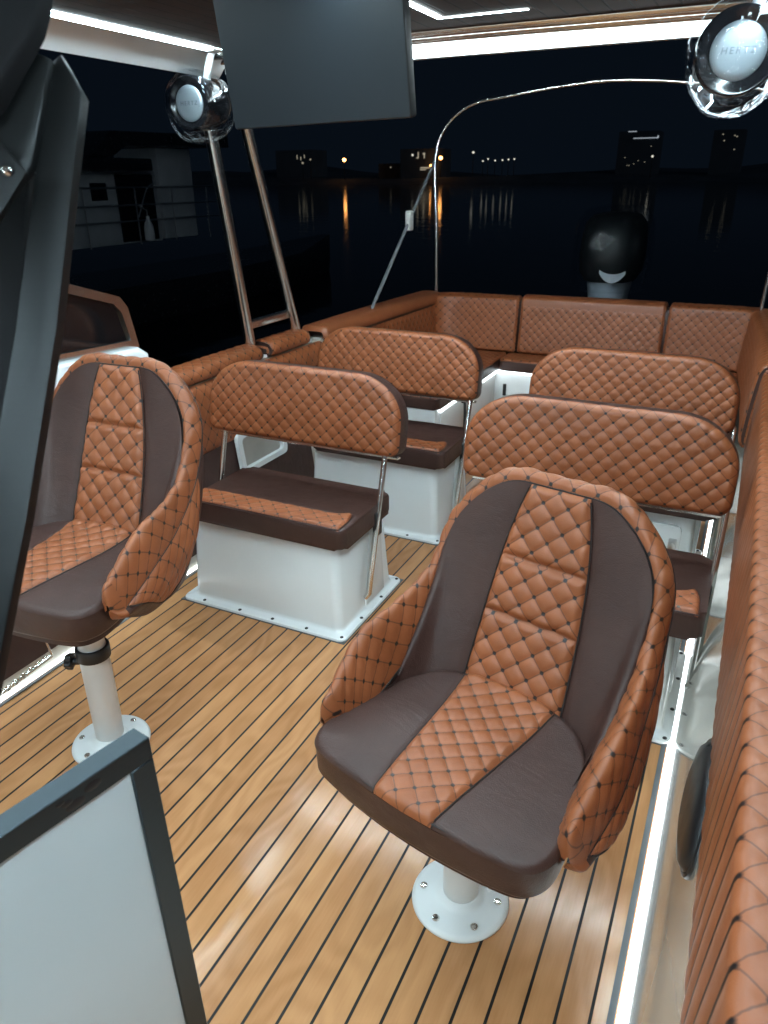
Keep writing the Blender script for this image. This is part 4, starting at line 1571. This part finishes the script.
obj('roof_overhang', YB((-10.5, 5.0, 1.665), (-8.85, 9.88, 1.84)), M['yachtdark'], ya)
bm = BM()
prism(bm, [(8.60 - 9.5, 1.845 - WZ), (9.05 - 9.5, 1.845 - WZ), (9.33 - 9.5, 2.02 - WZ), (11.9 - 9.5, 2.05 - WZ), (11.9 - 9.5, 2.24 - WZ), (9.1 - 9.5, 2.20 - WZ)], 0, -.4, .75, .02, 2)
obj('fly_bridge_arch', bm, M['yachtdark'], ya)
obj('doorway', YB((-9.9, 9.32, .63), (-9.135, 10.15, 1.62), .01), M['darkglass'], ya)
bm = YB((-9.16, 8.80, 1.25), (-9.135, 9.12, 1.50), .01)
wn_ = obj('window', bm, M['darkglass'], ya)
bm = BM()
for z in (.95, 1.18, 1.43):
    tube(bm, [(.70, 6.0 - 9.5, z - WZ), (.70, 11.6 - 9.5, z - WZ)], .012, 8)
for y in (6.3, 7.4, 8.4, 9.45, 10.3, 11.2):
    tube(bm, [(.70, y - 9.5, .60 - WZ), (.70, y - 9.5, 1.43 - WZ)], .012, 8)
tube(bm, catmull([(.72, y - 9.5, z - WZ) for y, z in ((8.4, 1.62), (9.5, 1.66), (9.85, 1.62), (9.9, 1.5), (9.7, 1.4), (9.45, 1.0))], 5), .012, 8)
obj('railing', bm, M['alu'], ya)
fe = thing('mooring_fender', 'pale fender standing at the edge of the moored yacht', 'fender', (-8.75, 9.50, .655))
bm = BM()
lathe(bm, [(0, 0), (.075, .01), (.08, .08), (.075, .20), (.055, .27), (.03, .31), (.028, .36), (0, .37)], 20)
obj('fender_body', bm, pbr('pale_fender', (.62, .66, .68), .3), fe)
bm = BM()
tube(bm, [(0, 0, .36), (0, 0, .45), (-.15, 0, .50)], .010, 8)
obj('fender_rope', bm, M['strap'], fe)

# ------------------------------------------------------------------ far shore and its lights
bm = BM()
xs = np.linspace(-900, 900, 91)
a = [bm.verts.new((x, 300 + 12 * math.sin(x * .01), WZ - .2)) for x in xs]
b = [bm.verts.new((x, 312 + 12 * math.sin(x * .01), 1.6 + .5 * math.sin(x * .05))) for x in xs]
c = [bm.verts.new((x, 420, 5 + 2.5 * math.sin(x * .021 + 1) + 1.5 * math.sin(x * .07))) for x in xs]
for p, q in ((a, b), (b, c)):
    for i in range(len(xs) - 1):
        bm.faces.new((p[i], p[i + 1], q[i + 1], q[i]))
tag(obj('far_shore', bm, M['shore']), kind='structure')

def lamp(label, x, y, z, zg, mat, r=.5, group='lamps along the far shore'):
    t = thing('shore_lamp', label, 'lamp', (x, y, zg), group=group)
    bm = BM()
    tube(bm, [(0, 0, 0), (0, 0, z - zg - r * .6)], [.16, .10], 8)
    obj('post', bm, M['post'], t)
    bm = BM()
    lathe(bm, [(0, -r), (r * .7, -r * .7), (r, 0), (r * .7, r * .6), (0, r * .8)], 12, (0, 0, z - zg))
    obj('lantern', bm, mat, t)
    return t
lamp('orange far shore lamp on a post, leftmost of the pair below the monitor', -165.3, 302, 8.9, 1.0, M['sodium'], .8)
lamp('orange far shore lamp on a post, nearer the lit waterside building', -121.3, 302, 8.9, 1.0, M['sodium'], .8)
lamp('small amber lamp just left of the stern arch tube', -125.6, 302, 6.2, 1.0, M['sodium'], .40)
lamp('white lamp taller than the row of lights beside it', -107.6, 302, 10.6, 1.0, M['whitelamp'], .48)
lamp('single small white lamp right of the lit tower block', -40.2, 302, 8.0, 1.0, M['whitelamp'], .42)
for i, (x, z) in enumerate(((-104.2, 7.5), (-102.1, 8.2), (-99.2, 7.6), (-96.2, 7.7), (-93.8, 7.9), (-91.5, 8.0))):
    lamp('tiny white lamp in the low row of lights on the far shore', x, 304, z, 1.0, M['whitelamp'], .34, group='low row of far shore lights')
lamp('pair of tiny dim lamps near the left grab frame', -186, 302, 8.0, 1.0, M['dimlamp'], .5, group='dim lamps by the grab frame')
lamp('pair of tiny dim lamps near the left grab frame', -182, 302, 9.3, 1.0, M['dimlamp'], .4, group='dim lamps by the grab frame')

def building(label, x, y, w_, h_, wins, name='far_building', d=14):
    t = thing(name, label, 'building', (x, y, 1.0))
    bm = BM()
    box(bm, (-w_ / 2, 0, 0), (w_ / 2, d, h_))
    obj('facade', bm, M['facade'], t)
    for (wx, wz, ww, wh, mt) in wins:
        bm = BM()
        box(bm, (wx - ww / 2, -.12, wz - wh / 2), (wx + ww / 2, -.02, wz + wh / 2))
        obj('lit_window', bm, M[mt], t)
    return t
building('waterside building with a bright wide window below lit strips', -132, 305, 17, 11.5,
         [(-2.9, 9.2, .7, .7, 'whitelamp'), (-.4, 9.1, .5, 2.4, 'dimlamp'), (-.9, 8.1, .8, .4, 'dimlamp'), (2.1, 9.6, 1.1, .7, 'dimlamp'), (2.3, 8.7, .5, 1.6, 'dimlamp'), (2.7, 4.4, 4.2, .55, 'dimlamp'), (1.8, 3.7, 2.6, .4, 'dimlamp')])
wins = [(-2.5, 16.4, 3.2, .28, 'coolsign'), (2.6, 14.0, 9.0, .3, 'coolsign'), (7.2, 14.3, .5, .9, 'coolsign')]
for k in range(7):
    wins.append((random.uniform(-5, 6), random.uniform(3.5, 13), .4, .2, 'dimlamp'))
building('tall far building with a lit roof sign straight above the outboard motor', -50, 330, 15, 16.5, wins)
wins = [(random.uniform(-4, 4), random.uniform(8, 15), .45, .35, 'dimlamp') for k in range(5)]
building('far dark building with a few scattered lit windows near the right speaker', -17.5, 330, 11, 16, wins)
building('low dark far building between the orange lamps', -146, 320, 24, 6.5, [(-6, 5, .5, .5, 'dimlamp'), (3, 4, .4, .4, 'dimlamp')])
building('wide dark far block behind the left grab frame with faint windows', -205, 325, 20, 13, [(2, 10, .4, 1.8, 'dimlamp'), (4, 9.4, .4, 1.5, 'dimlamp'), (6, 10.2, .4, 1.4, 'dimlamp')])
